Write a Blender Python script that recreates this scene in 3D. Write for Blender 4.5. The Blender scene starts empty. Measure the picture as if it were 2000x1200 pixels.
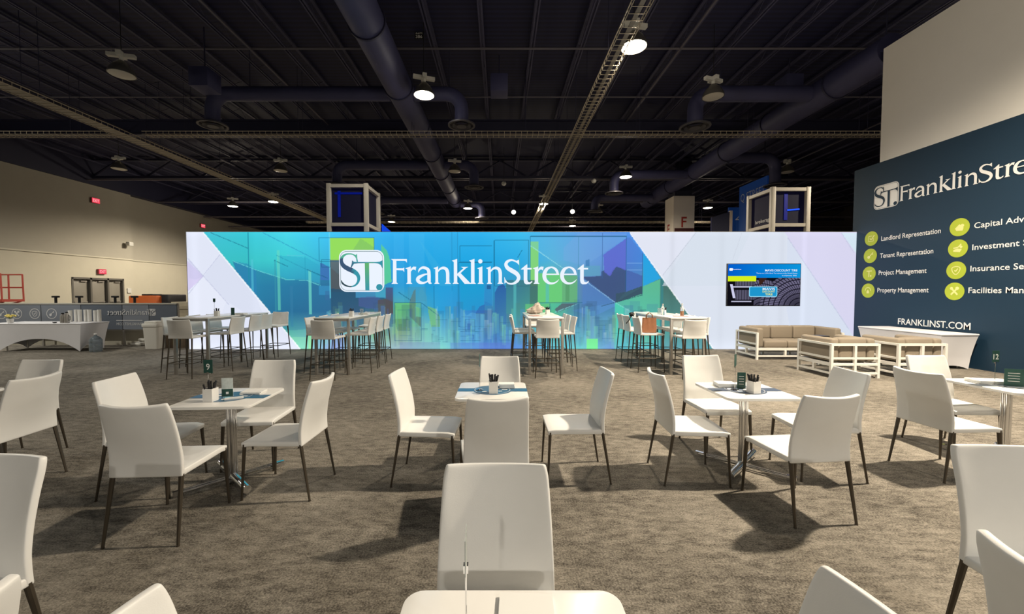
import bpy, bmesh, math, random
import numpy as np
from mathutils import Vector, Matrix, Euler
from mathutils.geometry import tessellate_polygon
R = math.radians
rnd = random.Random(7)
SC = bpy.context.scene
COL = SC.collection

# ------------------------------------------------------------------ camera
F, CX, CY, VH, H = 790.0, 977.0, 600.0, 571.0, 1.6
cam_d = bpy.data.cameras.new('camera'); cam = bpy.data.objects.new('camera', cam_d); COL.objects.link(cam)
cam_d.sensor_fit = 'HORIZONTAL'; cam_d.sensor_width = 36.0
cam_d.lens = 36.0 * F / 2000.0
cam_d.shift_x = (1000.0 - CX) / 2000.0
cam_d.clip_start = 0.05; cam_d.clip_end = 200
cam.location = (0, 0, H)
cam.rotation_euler = (R(90) - math.atan((CY - VH) / F), 0, 0)
SC.camera = cam
SC.view_settings.view_transform = 'Standard'
SC.view_settings.look = 'None'
SC.view_settings.gamma = 1.0
SC.view_settings.use_curve_mapping = False
SC.view_settings.exposure = 0.0

# ------------------------------------------------------------------ world
world = bpy.data.worlds.new('hall_air'); SC.world = world; world.use_nodes = True
bg = world.node_tree.nodes['Background']
bg.inputs[0].default_value = (0.5, 0.5, 0.75, 1); bg.inputs[1].default_value = 0.02

# hall lamps that are switched on, plus two unseen fill lamps added: x, y, z, power, warmth
WARM = (1.0, 0.86, 0.67); NEUT = (1.0, 0.93, 0.82); COOL = (1.0, 0.96, 0.86)
LIT = [(-2.2, 11.9, 7.5, 700, NEUT), (3.1, 9.6, 7.5, 3000, WARM), (6.2, 4.2, 7.5, 6000, WARM),
       (6.2, -3.6, 7.5, 500, NEUT), (-2.2, -11.2, 7.5, 1100, NEUT), (6.2, 20.2, 7.5, 2200, WARM), (-2.2, 27.7, 7.5, 2500, WARM),
       (2.8, 26.3, 7.5, 2000, WARM), (-17.7, 27.0, 7.5, 6500, WARM), (-14.3, 25.7, 7.5, 2500, WARM),
       (-17.5, 12.0, 7.5, 1100, COOL), (14.0, 27.5, 7.5, 2500, WARM), (6.2, 35.0, 7.5, 2500, WARM), (-8.8, 33.0, 7.5, 2500, WARM),  # first entry here: unseen lamp added to brighten the beige wall
       (14.0, 12.0, 7.5, 1500, WARM), (6.2, -11.2, 7.5, 2200, NEUT), (-15.0, 6.5, 7.5, 1500, COOL)]  # last entry: unseen lamp added to brighten the fence and covered table
OFF = [(6.2, 12.0), (-9.9, 10.8), (-17.6, 18.9), (-10.3, 19.2), (-2.15, 19.3), (13.6, 19.4), (14.0, 33.0), (7.0, 29.0)]
for (x, y, z, p, c) in LIT:
    if p <= 0: continue
    ld = bpy.data.lights.new('lamp_light', 'SPOT'); ld.energy = p; ld.color = c
    ld.spot_size, ld.spot_blend = (R(158), 1.0) if (x > 0 and 0 < y < 10) else (R(168), 0.5); ld.shadow_soft_size = 0.16
    lo = bpy.data.objects.new('lamp_light', ld); COL.objects.link(lo); lo.location = (x, y, z - 0.24)
    # light spilling upwards past the bell
    pd = bpy.data.lights.new('lamp_spill', 'POINT'); pd.energy = p * 0.025; pd.color = c; pd.shadow_soft_size = 0.1
    po = bpy.data.objects.new('lamp_spill', pd); COL.objects.link(po); po.location = (x, y, z - 0.36)

# ------------------------------------------------------------------ materials
def lin(c):
    r = []
    for v in c[:3]:
        v = v / 255.0
        r.append(v / 12.92 if v <= 0.04045 else ((v + 0.055) / 1.055) ** 2.4)
    return tuple(r) + (1,)
MATS = {}
def mat(name, col, rough=0.6, metal=0.0, spec=0.5, noise=0.0, nscale=20.0, bump=0.0, bscale=200.0, emis=None, estr=1.0, trans=0.0, alpha=1.0, coat=0.0):
    if name in MATS: return MATS[name]
    m = bpy.data.materials.new(name); m.use_nodes = True
    nt = m.node_tree; b = nt.nodes['Principled BSDF']
    c = tuple(col[:3]) + (1,)
    b.inputs['Base Color'].default_value = c
    b.inputs['Roughness'].default_value = rough
    b.inputs['Metallic'].default_value = metal
    b.inputs['Specular IOR Level'].default_value = spec
    b.inputs['Transmission Weight'].default_value = trans
    b.inputs['Coat Weight'].default_value = coat
    b.inputs['Alpha'].default_value = alpha
    if emis is not None:
        b.inputs['Emission Color'].default_value = tuple(emis[:3]) + (1,)
        b.inputs['Emission Strength'].default_value = estr
    tc = nt.nodes.new('ShaderNodeTexCoord')
    if noise > 0:
        n = nt.nodes.new('ShaderNodeTexNoise'); n.inputs['Scale'].default_value = nscale; n.inputs['Detail'].default_value = 5
        nt.links.new(tc.outputs['Object'], n.inputs['Vector'])
        mx = nt.nodes.new('ShaderNodeMix'); mx.data_type = 'RGBA'
        mx.inputs[6].default_value = tuple(v * (1 - noise) for v in c[:3]) + (1,)
        mx.inputs[7].default_value = tuple(min(1, v * (1 + noise)) for v in c[:3]) + (1,)
        nt.links.new(n.outputs['Fac'], mx.inputs[0]); nt.links.new(mx.outputs[2], b.inputs['Base Color'])
    if bump > 0:
        n2 = nt.nodes.new('ShaderNodeTexNoise'); n2.inputs['Scale'].default_value = bscale; n2.inputs['Detail'].default_value = 3
        nt.links.new(tc.outputs['Object'], n2.inputs['Vector'])
        bp = nt.nodes.new('ShaderNodeBump'); bp.inputs['Strength'].default_value = bump; bp.inputs['Distance'].default_value = 0.002
        nt.links.new(n2.outputs['Fac'], bp.inputs['Height']); nt.links.new(bp.outputs['Normal'], b.inputs['Normal'])
    MATS[name] = m
    return m

def emit_mat(name, rgb, s=1.0):
    if name in MATS: return MATS[name]
    m = bpy.data.materials.new(name); m.use_nodes = True
    nt = m.node_tree; nt.nodes.clear()
    e = nt.nodes.new('ShaderNodeEmission'); o = nt.nodes.new('ShaderNodeOutputMaterial')
    e.inputs[0].default_value = lin(rgb); e.inputs[1].default_value = s
    nt.links.new(e.outputs[0], o.inputs[0]); MATS[name] = m
    return m
def print_mat(name, emissive=True):
    """colour comes from the printed graphic stored on the mesh"""
    m = bpy.data.materials.new(name); m.use_nodes = True
    nt = m.node_tree; nt.nodes.clear()
    a = nt.nodes.new('ShaderNodeAttribute'); a.attribute_name = 'ink'
    e = nt.nodes.new('ShaderNodeEmission' if emissive else 'ShaderNodeBsdfDiffuse'); o = nt.nodes.new('ShaderNodeOutputMaterial')
    nt.links.new(a.outputs['Color'], e.inputs[0]); nt.links.new(e.outputs[0], o.inputs[0])
    return m

leather = mat('white_leather', (0.75, 0.745, 0.72), 0.42, noise=0.04, nscale=9, bump=0.12, bscale=350)
bronze = mat('dark_bronze_paint', (0.085, 0.07, 0.052), 0.38, 0.55)
black_pl = mat('black_plastic', (0.012, 0.012, 0.014), 0.4)
chrome = mat('chrome', (0.75, 0.75, 0.76), 0.12, 1.0)
lam_white = mat('white_laminate', (0.80, 0.79, 0.76), 0.22, noise=0.02, nscale=4)
steel = mat('satin_steel', (0.42, 0.40, 0.37), 0.35, 0.6, noise=0.06, nscale=30)
white_paint = mat('white_metal_paint', (0.80, 0.78, 0.73), 0.4)
taupe = mat('taupe_fabric', (0.25, 0.21, 0.16), 0.9, noise=0.12, nscale=120, bump=0.3, bscale=500)
spandex = mat('white_spandex', (0.76, 0.75, 0.77), 0.75, noise=0.03, nscale=5)
navy = mat('navy_wall_print', lin((12, 46, 68)), 0.6, noise=0.05, nscale=3)
wall_white = mat('warm_white_panel', (0.74, 0.72, 0.67), 0.8, noise=0.03, nscale=2)
ink_white = mat('white_ink', (0.85, 0.85, 0.83), 0.6)
ink_lime = mat('lime_ink', lin((178, 194, 52)), 0.6)
ink_pale = mat('pale_lime_ink', lin((232, 232, 150)), 0.6)
ceil_dark = mat('dark_navy_roof_paint', (0.011, 0.011, 0.024), 0.75, noise=0.25, nscale=1.2)
duct_m = mat('dark_duct_paint', (0.036, 0.038, 0.100), 0.6, noise=0.2, nscale=2)
joist_m = mat('joist_paint', (0.044, 0.044, 0.092), 0.65)
beam_m = mat('beam_paint', (0.016, 0.017, 0.048), 0.6)
tray_m = mat('galvanised_wire', (0.48, 0.42, 0.32), 0.4, 0.3)
lamp_white = mat('lamp_white_housing', (0.55, 0.55, 0.52), 0.5)
reflector = mat('lamp_reflector', (0.20, 0.19, 0.17), 0.3, 0.7)
glass = mat('clear_acrylic', (0.9, 0.95, 0.95), 0.05, trans=0.9, spec=0.6)
card_green = mat('dark_green_card', lin((30, 74, 66)), 0.5, noise=0.15, nscale=40)
table_blue = mat('blue_table_sticker', lin((44, 98, 132)), 0.35)

# ------------------------------------------------------------------ mesh helpers
class MB:
    def __init__(s): s.v = []; s.f = []
    def add(s, vs, fs):
        o = len(s.v); s.v += [tuple(v) for v in vs]; s.f += [tuple(i + o for i in f) for f in fs]; return s
    def box(s, cx, cy, cz, sx, sy, sz, rz=0.0, rot=None):
        x, y, z = sx / 2, sy / 2, sz / 2
        pts = [Vector(p) for p in ((-x, -y, -z), (x, -y, -z), (x, y, -z), (-x, y, -z), (-x, -y, z), (x, -y, z), (x, y, z), (-x, y, z))]
        M = rot if rot is not None else Matrix.Rotation(rz, 3, 'Z')
        c = Vector((cx, cy, cz))
        return s.add([M @ p + c for p in pts], [(0, 3, 2, 1), (4, 5, 6, 7), (0, 1, 5, 4), (1, 2, 6, 5), (2, 3, 7, 6), (3, 0, 4, 7)])
    def b2(s, x0, x1, y0, y1, z0, z1):
        return s.box((x0 + x1) / 2, (y0 + y1) / 2, (z0 + z1) / 2, abs(x1 - x0), abs(y1 - y0), abs(z1 - z0))
    def tube(s, p0, p1, r0, r1=None, n=8, flat=1.0, cap=True):
        r1 = r0 if r1 is None else r1
        p0, p1 = Vector(p0), Vector(p1); d = (p1 - p0).normalized()
        a = d.orthogonal().normalized() if abs(d.z) < 0.9 else Vector((1, 0, 0)); a = (a - d * a.dot(d)).normalized(); b = d.cross(a)
        vs = []
        for p, r in ((p0, r0), (p1, r1)):
            for i in range(n):
                t = 2 * math.pi * (i + 0.5) / n
                vs.append(p + a * (r * math.cos(t)) + b * (r * flat * math.sin(t)))
        fs = [(i, (i + 1) % n, n + (i + 1) % n, n + i) for i in range(n)]
        if cap: fs += [tuple(range(n - 1, -1, -1)), tuple(range(n, 2 * n))]
        return s.add(vs, fs)
    def path(s, pts, r, n=8):
        pts = [Vector(p) for p in pts]; rings = []
        up = None
        for i, p in enumerate(pts):
            d = ((pts[min(i + 1, len(pts) - 1)] - p).normalized() + (p - pts[max(i - 1, 0)]).normalized()).normalized()
            if up is None: up = d.orthogonal().normalized()
            a = (up - d * up.dot(d)).normalized(); up = a; b = d.cross(a)
            rr = r[i] if isinstance(r, (list, tuple)) else r
            rings.append([p + a * (rr * math.cos(2 * math.pi * k / n)) + b * (rr * math.sin(2 * math.pi * k / n)) for k in range(n)])
        vs = [v for ring in rings for v in ring]; m = len(rings)
        fs = [(i * n + k, i * n + (k + 1) % n, (i + 1) * n + (k + 1) % n, (i + 1) * n + k) for i in range(m - 1) for k in range(n)]
        fs += [tuple(range(n - 1, -1, -1)), tuple(range((m - 1) * n, m * n))]
        return s.add(vs, fs)
    def lathe(s, prof, c=(0, 0, 0), n=24, cap0=True, cap1=True):
        c = Vector(c); vs = []
        for r, z in prof:
            for k in range(n):
                t = 2 * math.pi * k / n; vs.append(c + Vector((r * math.cos(t), r * math.sin(t), z)))
        m = len(prof)
        fs = [(i * n + k, i * n + (k + 1) % n, (i + 1) * n + (k + 1) % n, (i + 1) * n + k) for i in range(m - 1) for k in range(n)]
        if cap0: fs.append(tuple(range(n - 1, -1, -1)))
        if cap1: fs.append(tuple(range((m - 1) * n, m * n)))
        return s.add(vs, fs)
    def prism(s, poly, z0, z1):
        n = len(poly)
        vs = [(x, y, z0) for x, y in poly] + [(x, y, z1) for x, y in poly]
        fs = [tuple(range(n - 1, -1, -1)), tuple(range(n, 2 * n))] + [(i, (i + 1) % n, n + (i + 1) % n, n + i) for i in range(n)]
        return s.add(vs, fs)
    def grid(s, fn, nu, nv, flip=False):
        vs = [fn(i / nu, j / nv) for j in range(nv + 1) for i in range(nu + 1)]
        fs = []
        for j in range(nv):
            for i in range(nu):
                a = j * (nu + 1) + i; q = (a, a + 1, a + nu + 2, a + nu + 1)
                fs.append(q[::-1] if flip else q)
        return s.add(vs, fs)
    def mesh(s, name, m, bevel=0.0, seg=2, smooth=False):
        me = bpy.data.meshes.new(name); me.from_pydata(s.v, [], s.f); me.update()
        if bevel > 0:
            bm = bmesh.new(); bm.from_mesh(me)
            bmesh.ops.bevel(bm, geom=[e for e in bm.edges if e.is_manifold and e.calc_face_angle(0) > 0.6], offset=bevel, segments=seg, profile=0.5, affect='EDGES', clamp_overlap=True)
            bm.to_mesh(me); bm.free()
        if m is not None: me.materials.append(m)
        if smooth or bevel > 0:
            me.polygons.foreach_set('use_smooth', [True] * len(me.polygons))
            if smooth != 'all':
                try: me.set_sharp_from_angle(angle=R(38))
                except Exception: pass
        return me
    def build(s, name, m, parent=None, loc=(0, 0, 0), rz=0.0, **k):
        return link(name, s.mesh(name, m, **k), parent, loc, rz)

def link(name, me, parent=None, loc=(0, 0, 0), rz=0.0):
    o = bpy.data.objects.new(name, me); COL.objects.link(o)
    o.location = loc; o.rotation_euler = (0, 0, rz)
    if parent is not None: o.parent = parent
    return o
def tag(o, label=None, cat=None, group=None, kind=None):
    if label: o['label'] = label
    if cat: o['category'] = cat
    if group: o['group'] = group
    if kind: o['kind'] = kind
    return o
def empty(name, label, cat, loc=(0, 0, 0), rz=0.0, group=None):
    o = bpy.data.objects.new(name, None); COL.objects.link(o)
    o.location = loc; o.rotation_euler = (0, 0, rz); o.empty_display_size = 0.1
    return tag(o, label, cat, group)
def struct(o): o['kind'] = 'structure'; return o
def dup(root, loc, rz, label=None, group=None):
    r = root.copy(); COL.objects.link(r); r.location = loc; r.rotation_euler = (0, 0, rz)
    if label: r['label'] = label
    if group: r['group'] = group
    for ch in list(root.children):
        c = ch.copy(); COL.objects.link(c); c.parent = r
        for g in list(ch.children):
            d = g.copy(); COL.objects.link(d); d.parent = c
    return r
def bake(mb, name, m, mods):
    """mesh with modifiers applied"""
    me = mb.mesh(name, m, smooth='all'); o = bpy.data.objects.new(name, me); COL.objects.link(o)
    for t, kw in mods:
        md = o.modifiers.new(t, t)
        for k, v in kw.items(): setattr(md, k, v)
    dg = bpy.context.evaluated_depsgraph_get()
    out = bpy.data.meshes.new_from_object(o.evaluated_get(dg)); out.name = name
    bpy.data.objects.remove(o); bpy.data.meshes.remove(me)
    out.polygons.foreach_set('use_smooth', [True] * len(out.polygons))
    return out
def rrect(w, d, r, n=5, cx=0, cy=0):
    pts = []
    for (sx, sy, a0) in ((1, 1, 0), (-1, 1, 90), (-1, -1, 180), (1, -1, 270)):
        for k in range(n + 1):
            t = R(a0 + 90 * k / n)
            pts.append((cx + sx * (w / 2 - r) + r * math.cos(t), cy + sy * (d / 2 - r) + r * math.sin(t)))
    return pts

# flat print: polygons in a local x (reading direction) / y (up) plane, lifted a hair off the surface
def flat_mesh(name, polys, m, lift=0.0, step=0.00004):
    v, f = [], []
    for k, p in enumerate(polys):
        z = lift + step * k
        o = len(v); v += [(x, y, z) for x, y in p]
        if len(p) <= 4 and False: f.append(tuple(range(o, o + len(p))))
        else:
            for t in tessellate_polygon([[Vector((x, y, 0)) for x, y in p]]):
                a, b, c = t
                ar = (p[b][0] - p[a][0]) * (p[c][1] - p[a][1]) - (p[c][0] - p[a][0]) * (p[b][1] - p[a][1])
                if ar < 0: b, c = c, b
                f.append((o + a, o + b, o + c))
    me = bpy.data.meshes.new(name); me.from_pydata(v, [], f); me.update(); me.materials.append(m)
    return me
def circle(cx, cy, r, n=24): return [(cx + r * math.cos(2 * math.pi * k / n), cy + r * math.sin(2 * math.pi * k / n)) for k in range(n)]
def stroke(pts, sub=6):
    """variable width stroke (x, y, width) -> quads"""
    P = [Vector(p) for p in pts]; out = []
    if len(P) > 2:
        for i in range(len(P) - 1):
            p0, p1, p2, p3 = P[max(i - 1, 0)], P[i], P[i + 1], P[min(i + 2, len(P) - 1)]
            for k in range(sub):
                t = k / sub
                out.append(0.5 * ((2 * p1) + (p2 - p0) * t + (2 * p0 - 5 * p1 + 4 * p2 - p3) * t * t + (3 * p1 - p0 - 3 * p2 + p3) * t ** 3))
        out.append(P[-1])
    else: out = P
    L, Rr = [], []
    for i, p in enumerate(out):
        a, b = out[max(i - 1, 0)], out[min(i + 1, len(out) - 1)]
        d = Vector((b.x - a.x, b.y - a.y)).normalized(); n = Vector((-d.y, d.x)); w = max(p.z, 1) / 2
        L.append((p.x + n.x * w, p.y + n.y * w)); Rr.append((p.x - n.x * w, p.y - n.y * w))
    return [[L[i], L[i + 1], Rr[i + 1], Rr[i]] for i in range(len(out) - 1)]
def sh(polys, dx): return [[(x + dx, y) for x, y in p] for p in polys]
def wordmark():
    """flared serif lettering; cap height 1, baseline 0, first stem at x=0"""
    Fp = [[(48, 62), (203, 62), (203, 98), (192, 83), (178, 79), (100, 79), (100, 152), (162, 152), (176, 144), (176, 190), (164, 172), (100, 170), (100, 288), (114, 303), (50, 303), (64, 288), (67, 80), (60, 70)]]
    r = [[(186, 152), (240, 133), (240, 288), (254, 303), (193, 303), (206, 288), (206, 160)], [(238, 165), (250, 146), (266, 135), (293, 137), (286, 174), (272, 163), (256, 166), (238, 186)]]
    a = stroke([(314, 192, 4), (322, 168, 16), (350, 146, 22), (385, 150, 28), (412, 172, 32), (417, 220, 33), (417, 262, 33), (422, 290, 26), (442, 298, 6)]) + stroke([(410, 206, 10), (370, 214, 18), (322, 238, 32), (306, 262, 34), (322, 286, 32), (356, 294, 22), (392, 284, 14), (412, 262, 8)])
    n = [[(460, 150), (506, 133), (506, 288), (520, 303), (467, 303), (479, 288), (479, 160)]] + stroke([(500, 190, 8), (524, 160, 18), (556, 148, 26), (586, 162, 32), (598, 195, 33), (599, 250, 32), (599, 292, 32)]) + [[(583, 288), (615, 288), (631, 303), (570, 303)]]
    k = [[(640, 78), (692, 60), (692, 288), (708, 303), (645, 303), (659, 288), (659, 90)], [(690, 206), (752, 152), (728, 138), (800, 138), (778, 150), (716, 206), (692, 226)], [(690, 214), (720, 194), (812, 288), (826, 303), (764, 303)]]
    l = [[(808, 78), (860, 60), (860, 288), (874, 303), (812, 303), (826, 288), (826, 90)]]
    i = [circle(917, 84, 21), [(886, 152), (937, 133), (937, 288), (950, 303), (890, 303), (903, 288), (903, 160)]]
    S = stroke([(1284, 106, 4), (1262, 86, 14), (1222, 72, 18), (1184, 84, 26), (1166, 112, 32), (1182, 148, 38), (1226, 176, 42), (1272, 206, 40), (1290, 244, 34), (1270, 282, 28), (1228, 302, 18), (1186, 296, 14), (1160, 268, 10), (1152, 240, 3)]) + [[(1262, 82), (1293, 68), (1295, 122), (1280, 106)], [(1150, 236), (1170, 284), (1152, 302)]]
    t = [[(1312, 160), (1366, 115), (1374, 115), (1374, 148), (1416, 148), (1416, 164), (1374, 164), (1374, 262), (1381, 282), (1398, 288), (1423, 274), (1421, 290), (1398, 306), (1364, 308), (1345, 296), (1339, 270), (1339, 164), (1312, 164)]]
    e = stroke([(1672, 214, 20), (1660, 176, 26), (1634, 150, 20), (1602, 143, 16), (1564, 160, 30), (1541, 205, 38), (1546, 256, 36), (1580, 292, 26), (1622, 298, 18), (1658, 284, 12), (1682, 260, 3)]) + [[(1545, 204), (1684, 204), (1684, 217), (1545, 217)]]
    allp = Fp + r + a + n + k + l + i + sh(n, 512) + S + t + sh(r, 1240) + e + sh(e, 172) + sh(t, 549)
    return [[((x - 48) / 241.0, (303 - y) / 241.0) for x, y in p] for p in allp]
def emblem():
    """returns plate polys, inner line polys and letter polys of the rounded ST. emblem, height 1, origin lower left"""
    s = 1 / 975.0
    N = lambda ps: [[((x - 100) * s, (1085 - y) * s) for x, y in p] for p in ps]
    plate = [rrect(1050, 975, 175, 8, 625, 597)]
    o = rrect(990, 915, 150, 8, 625, 597); q = rrect(972, 897, 141, 8, 625, 597)
    ring = [[o[i], o[(i + 1) % len(o)], q[(i + 1) % len(o)], q[i]] for i in range(len(o))]
    S = stroke([(528, 350, 16), (496, 268, 34), (430, 214, 30), (340, 202, 28), (245, 220, 44), (172, 292, 66), (160, 390, 84), (210, 480, 100), (310, 545, 108), (430, 600, 108), (520, 670, 92), (556, 760, 74), (535, 860, 56), (465, 935, 38), (360, 962, 30), (250, 935, 36), (175, 880, 40), (150, 812, 12)])
    S += [[(462, 222), (500, 226), (524, 190), (528, 290), (546, 386), (514, 386), (500, 300)]]
    T = [[(410, 350), (450, 384), (540, 390), (960, 390), (1050, 380), (1112, 350), (1112, 545), (1075, 462), (1010, 424), (940, 417), (802, 417), (803, 1052), (708, 1052), (702, 417), (540, 420), (455, 430), (412, 490), (388, 530), (365, 530), (398, 430)]]
    return N(plate), N(ring), N(S + T + [circle(1035, 975, 74)])
def text_mesh(txt, w, h, m, name='lettering', bold=False):
    c = bpy.data.curves.new('type', 'FONT'); c.body = txt
    c.resolution_u = 3
    if bold: c.offset = 0.009
    o = bpy.data.objects.new('type', c); COL.objects.link(o)
    dg = bpy.context.evaluated_depsgraph_get(); me = bpy.data.meshes.new_from_object(o.evaluated_get(dg))
    bpy.data.objects.remove(o); bpy.data.curves.remove(c)
    n = len(me.vertices); co = np.empty(n * 3); me.vertices.foreach_get('co', co); co = co.reshape(-1, 3)
    cap = 0.70
    sx = w / (co[:, 0].max() - co[:, 0].min()) if w else h / cap
    co[:, 0] = (co[:, 0] - co[:, 0].min()) * sx; co[:, 1] *= h / cap; co[:, 2] = 0
    me.vertices.foreach_set('co', co.ravel()); me.update(); me.name = name
    me.materials.clear(); me.materials.append(m)
    return me
def on_plane(o, origin, xdir, ydir, parent=None):
    x, y = Vector(xdir).normalized(), Vector(ydir).normalized(); z = x.cross(y)
    M = Matrix((x, y, z)).transposed().to_4x4(); M.translation = Vector(origin)
    o.matrix_world = M
    if parent is not None:
        o.parent = parent
        pm = Matrix.LocRotScale(parent.location, parent.rotation_euler, None)
        o.matrix_parent_inverse = pm.inverted()
    return o
def decal(name, me, origin, xdir, ydir, parent=None):
    o = bpy.data.objects.new(name, me); COL.objects.link(o)
    return on_plane(o, origin, xdir, ydir, parent)

def at(u, v, D):
    return ((u - CX) / F * D, D, H - (v - VH) * D / F)

# ================================================================== SETTING
def carpet():
    m = bpy.data.materials.new('carpet'); m.use_nodes = True; nt = m.node_tree; b = nt.nodes['Principled BSDF']
    tc = nt.nodes.new('ShaderNodeTexCoord')
    def noise(sc, det, vec=None):
        n = nt.nodes.new('ShaderNodeTexNoise'); n.inputs['Scale'].default_value = sc; n.inputs['Detail'].default_value = det
        nt.links.new(vec or tc.outputs['Object'], n.inputs['Vector']); return n
    mp = nt.nodes.new('ShaderNodeMapping'); mp.inputs['Scale'].default_value = (0.7, 1.5, 1); mp.inputs['Rotation'].default_value = (0, 0, R(8))
    nt.links.new(tc.outputs['Object'], mp.inputs['Vector'])
    n1 = noise(11, 8, mp.outputs['Vector']); n1.inputs['Roughness'].default_value = 0.72; n2 = noise(90, 6); n2.inputs['Roughness'].default_value = 0.7; n3 = noise(0.8, 3)
    ad = nt.nodes.new('ShaderNodeMath'); ad.operation = 'MULTIPLY_ADD'; ad.inputs[1].default_value = 0.45
    nt.links.new(n2.outputs['Fac'], ad.inputs[0])
    a2 = nt.nodes.new('ShaderNodeMath'); a2.operation = 'MULTIPLY_ADD'; a2.inputs[1].default_value = 0.35
    nt.links.new(n1.outputs['Fac'], a2.inputs[0]); nt.links.new(a2.outputs[0], ad.inputs[2])
    ml = nt.nodes.new('ShaderNodeMath'); ml.operation = 'MULTIPLY'; ml.inputs[1].default_value = 0.2
    nt.links.new(n3.outputs['Fac'], ml.inputs[0]); nt.links.new(ml.outputs[0], a2.inputs[2])
    cr = nt.nodes.new('ShaderNodeValToRGB')
    cr.color_ramp.elements[0].position = 0.42; cr.color_ramp.elements[0].color = (0.060, 0.053, 0.044, 1)
    cr.color_ramp.elements[1].position = 0.60; cr.color_ramp.elements[1].color = (0.31, 0.28, 0.232, 1)
    nt.links.new(ad.outputs[0], cr.inputs[0]); nt.links.new(cr.outputs[0], b.inputs['Base Color'])
    b.inputs['Roughness'].default_value = 0.95; b.inputs['Specular IOR Level'].default_value = 0.1
    bp = nt.nodes.new('ShaderNodeBump'); bp.inputs['Strength'].default_value = 0.7; bp.inputs['Distance'].default_value = 0.012
    nt.links.new(ad.outputs[0], bp.inputs['Height']); nt.links.new(bp.outputs['Normal'], b.inputs['Normal'])
    return m
fl = MB().b2(-25, 32, -16, 62, -0.1, 0).build('floor', carpet()); struct(fl)

wall_up = mat('upper_wall_paint', (0.35, 0.335, 0.285), 0.85, noise=0.06, nscale=1.5)
wall_lo = mat('lower_wall_paint', (0.47, 0.45, 0.37), 0.85, noise=0.05, nscale=1.5)
far_m = mat('far_wall_paint', (0.04, 0.035, 0.035), 0.9, noise=0.2, nscale=1)
XL = -24.0
wl = struct(MB().b2(XL - 0.3, XL, -16, 26.5, 3.7, 8.0).build('wall_left', wall_up))
MB().b2(XL - 0.3, XL, -16, 22.7, 0, 3.7).build('lower_wall_panel', wall_lo, wl)
MB().b2(XL - 0.3, XL, 25.8, 26.5, 0, 3.7).build('lower_wall_panel', wall_lo, wl)
MB().b2(XL - 0.3, XL, 22.7, 25.8, 2.45, 3.7).build('lower_wall_panel', wall_lo, wl)
MB().b2(XL - 0.75, XL - 0.35, 26.5, 62, 3.7, 7.9).build('upper_wall_panel', wall_up, wl)
MB().b2(XL - 0.75, XL - 0.35, 26.5, 62, 0, 3.7).build('lower_wall_panel', wall_lo, wl)
struct(MB().b2(XL, XL + 0.05, -16, 26.5, 3.66, 3.74).build('trim_1', wall_lo))
struct(MB().b2(XL - 0.35, XL - 0.3, 26.5, 62, 3.66, 3.74).build('trim_2', wall_lo))
struct(MB().b2(XL - 0.8, XL + 0.15, -16, 62, 7.9, 9.5).build('wall_fascia', beam_m))
struct(MB().b2(-25, 32, 62, 62.3, 0, 9.5).build('wall_far', far_m))
struct(MB().b2(-25, 32, -16.3, -16, 0, 9.5).build('wall_back', wall_up))
struct(MB().b2(32, 32.3, -16, 62, 0, 9.5).build('wall_right', far_m))

# triple door in the left wall
door_m = mat('grey_door_paint', (0.20, 0.19, 0.165), 0.5, noise=0.05, nscale=3)
frame_m = mat('dark_door_frame', (0.10, 0.095, 0.085), 0.5)
df = struct(MB().b2(XL - 0.28, XL - 0.24, 22.7, 25.8, 0, 2.45).build('door_frame', frame_m))
for i in range(3):
    y0 = 22.75 + i * 1.03
    d = struct(MB().b2(XL - 0.2, XL - 0.14, y0 + 0.08, y0 + 0.93, 0.01, 2.32).build('door_%d' % (i + 1), door_m, bevel=0.01))
    MB().b2(XL - 0.13, XL - 0.07, y0 + 0.14, y0 + 0.87, 1.0, 1.06).build('push_bar', steel, d)
    MB().b2(XL - 0.13, XL - 0.06, y0 + 0.5, y0 + 0.85, 2.2, 2.26).build('door_closer', steel, d)
for y in (22.72, 23.76, 24.79, 25.78):
    MB().b2(XL - 0.22, XL + 0.02, y - 0.05, y + 0.05, 0, 2.45).build('door_post', frame_m, df)
MB().b2(XL - 0.22, XL + 0.02, 22.7, 25.8, 2.34, 2.45).build('lintel', frame_m, df)

# ceiling: deck, joists, girders
def deck():
    m = bpy.data.materials.new('roof_deck'); m.use_nodes = True; nt = m.node_tree; b = nt.nodes['Principled BSDF']
    b.inputs['Roughness'].default_value = 0.7
    tc = nt.nodes.new('ShaderNodeTexCoord'); w = nt.nodes.new('ShaderNodeTexWave'); w.bands_direction = 'Y'; w.inputs['Scale'].default_value = 1.6
    nt.links.new(tc.outputs['Object'], w.inputs['Vector'])
    mx = nt.nodes.new('ShaderNodeMix'); mx.data_type = 'RGBA'; mx.inputs[6].default_value = (0.003, 0.004, 0.027, 1); mx.inputs[7].default_value = (0.008, 0.010, 0.052, 1)
    nt.links.new(w.outputs['Fac'], mx.inputs[0]); nt.links.new(mx.outputs[2], b.inputs['Base Color'])
    return m
dk = deck()
cl = struct(MB().b2(-25, 32, -16, 62, 9.5, 9.7).build('ceiling', dk))
jm = MB()
for dx in (-0.045, 0.045): jm.b2(dx - 0.02, dx + 0.02, -16, 62, 8.98, 9.03)
jm.b2(-0.045, 0.045, -16, 62, 9.38, 9.44)
yy = -4.0; up = True
while yy < 40:
    jm.tube((0, yy, 9.0 if up else 9.4), (0, yy + 0.55, 9.4 if up else 9.0), 0.006, n=4, cap=False); yy += 0.55; up = not up
jme = jm.mesh('roof_joist', joist_m)
for k in range(-15, 21):
    link('roof_joist', jme, cl, (-0.53 + 1.5 * k, 0, 0))
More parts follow.
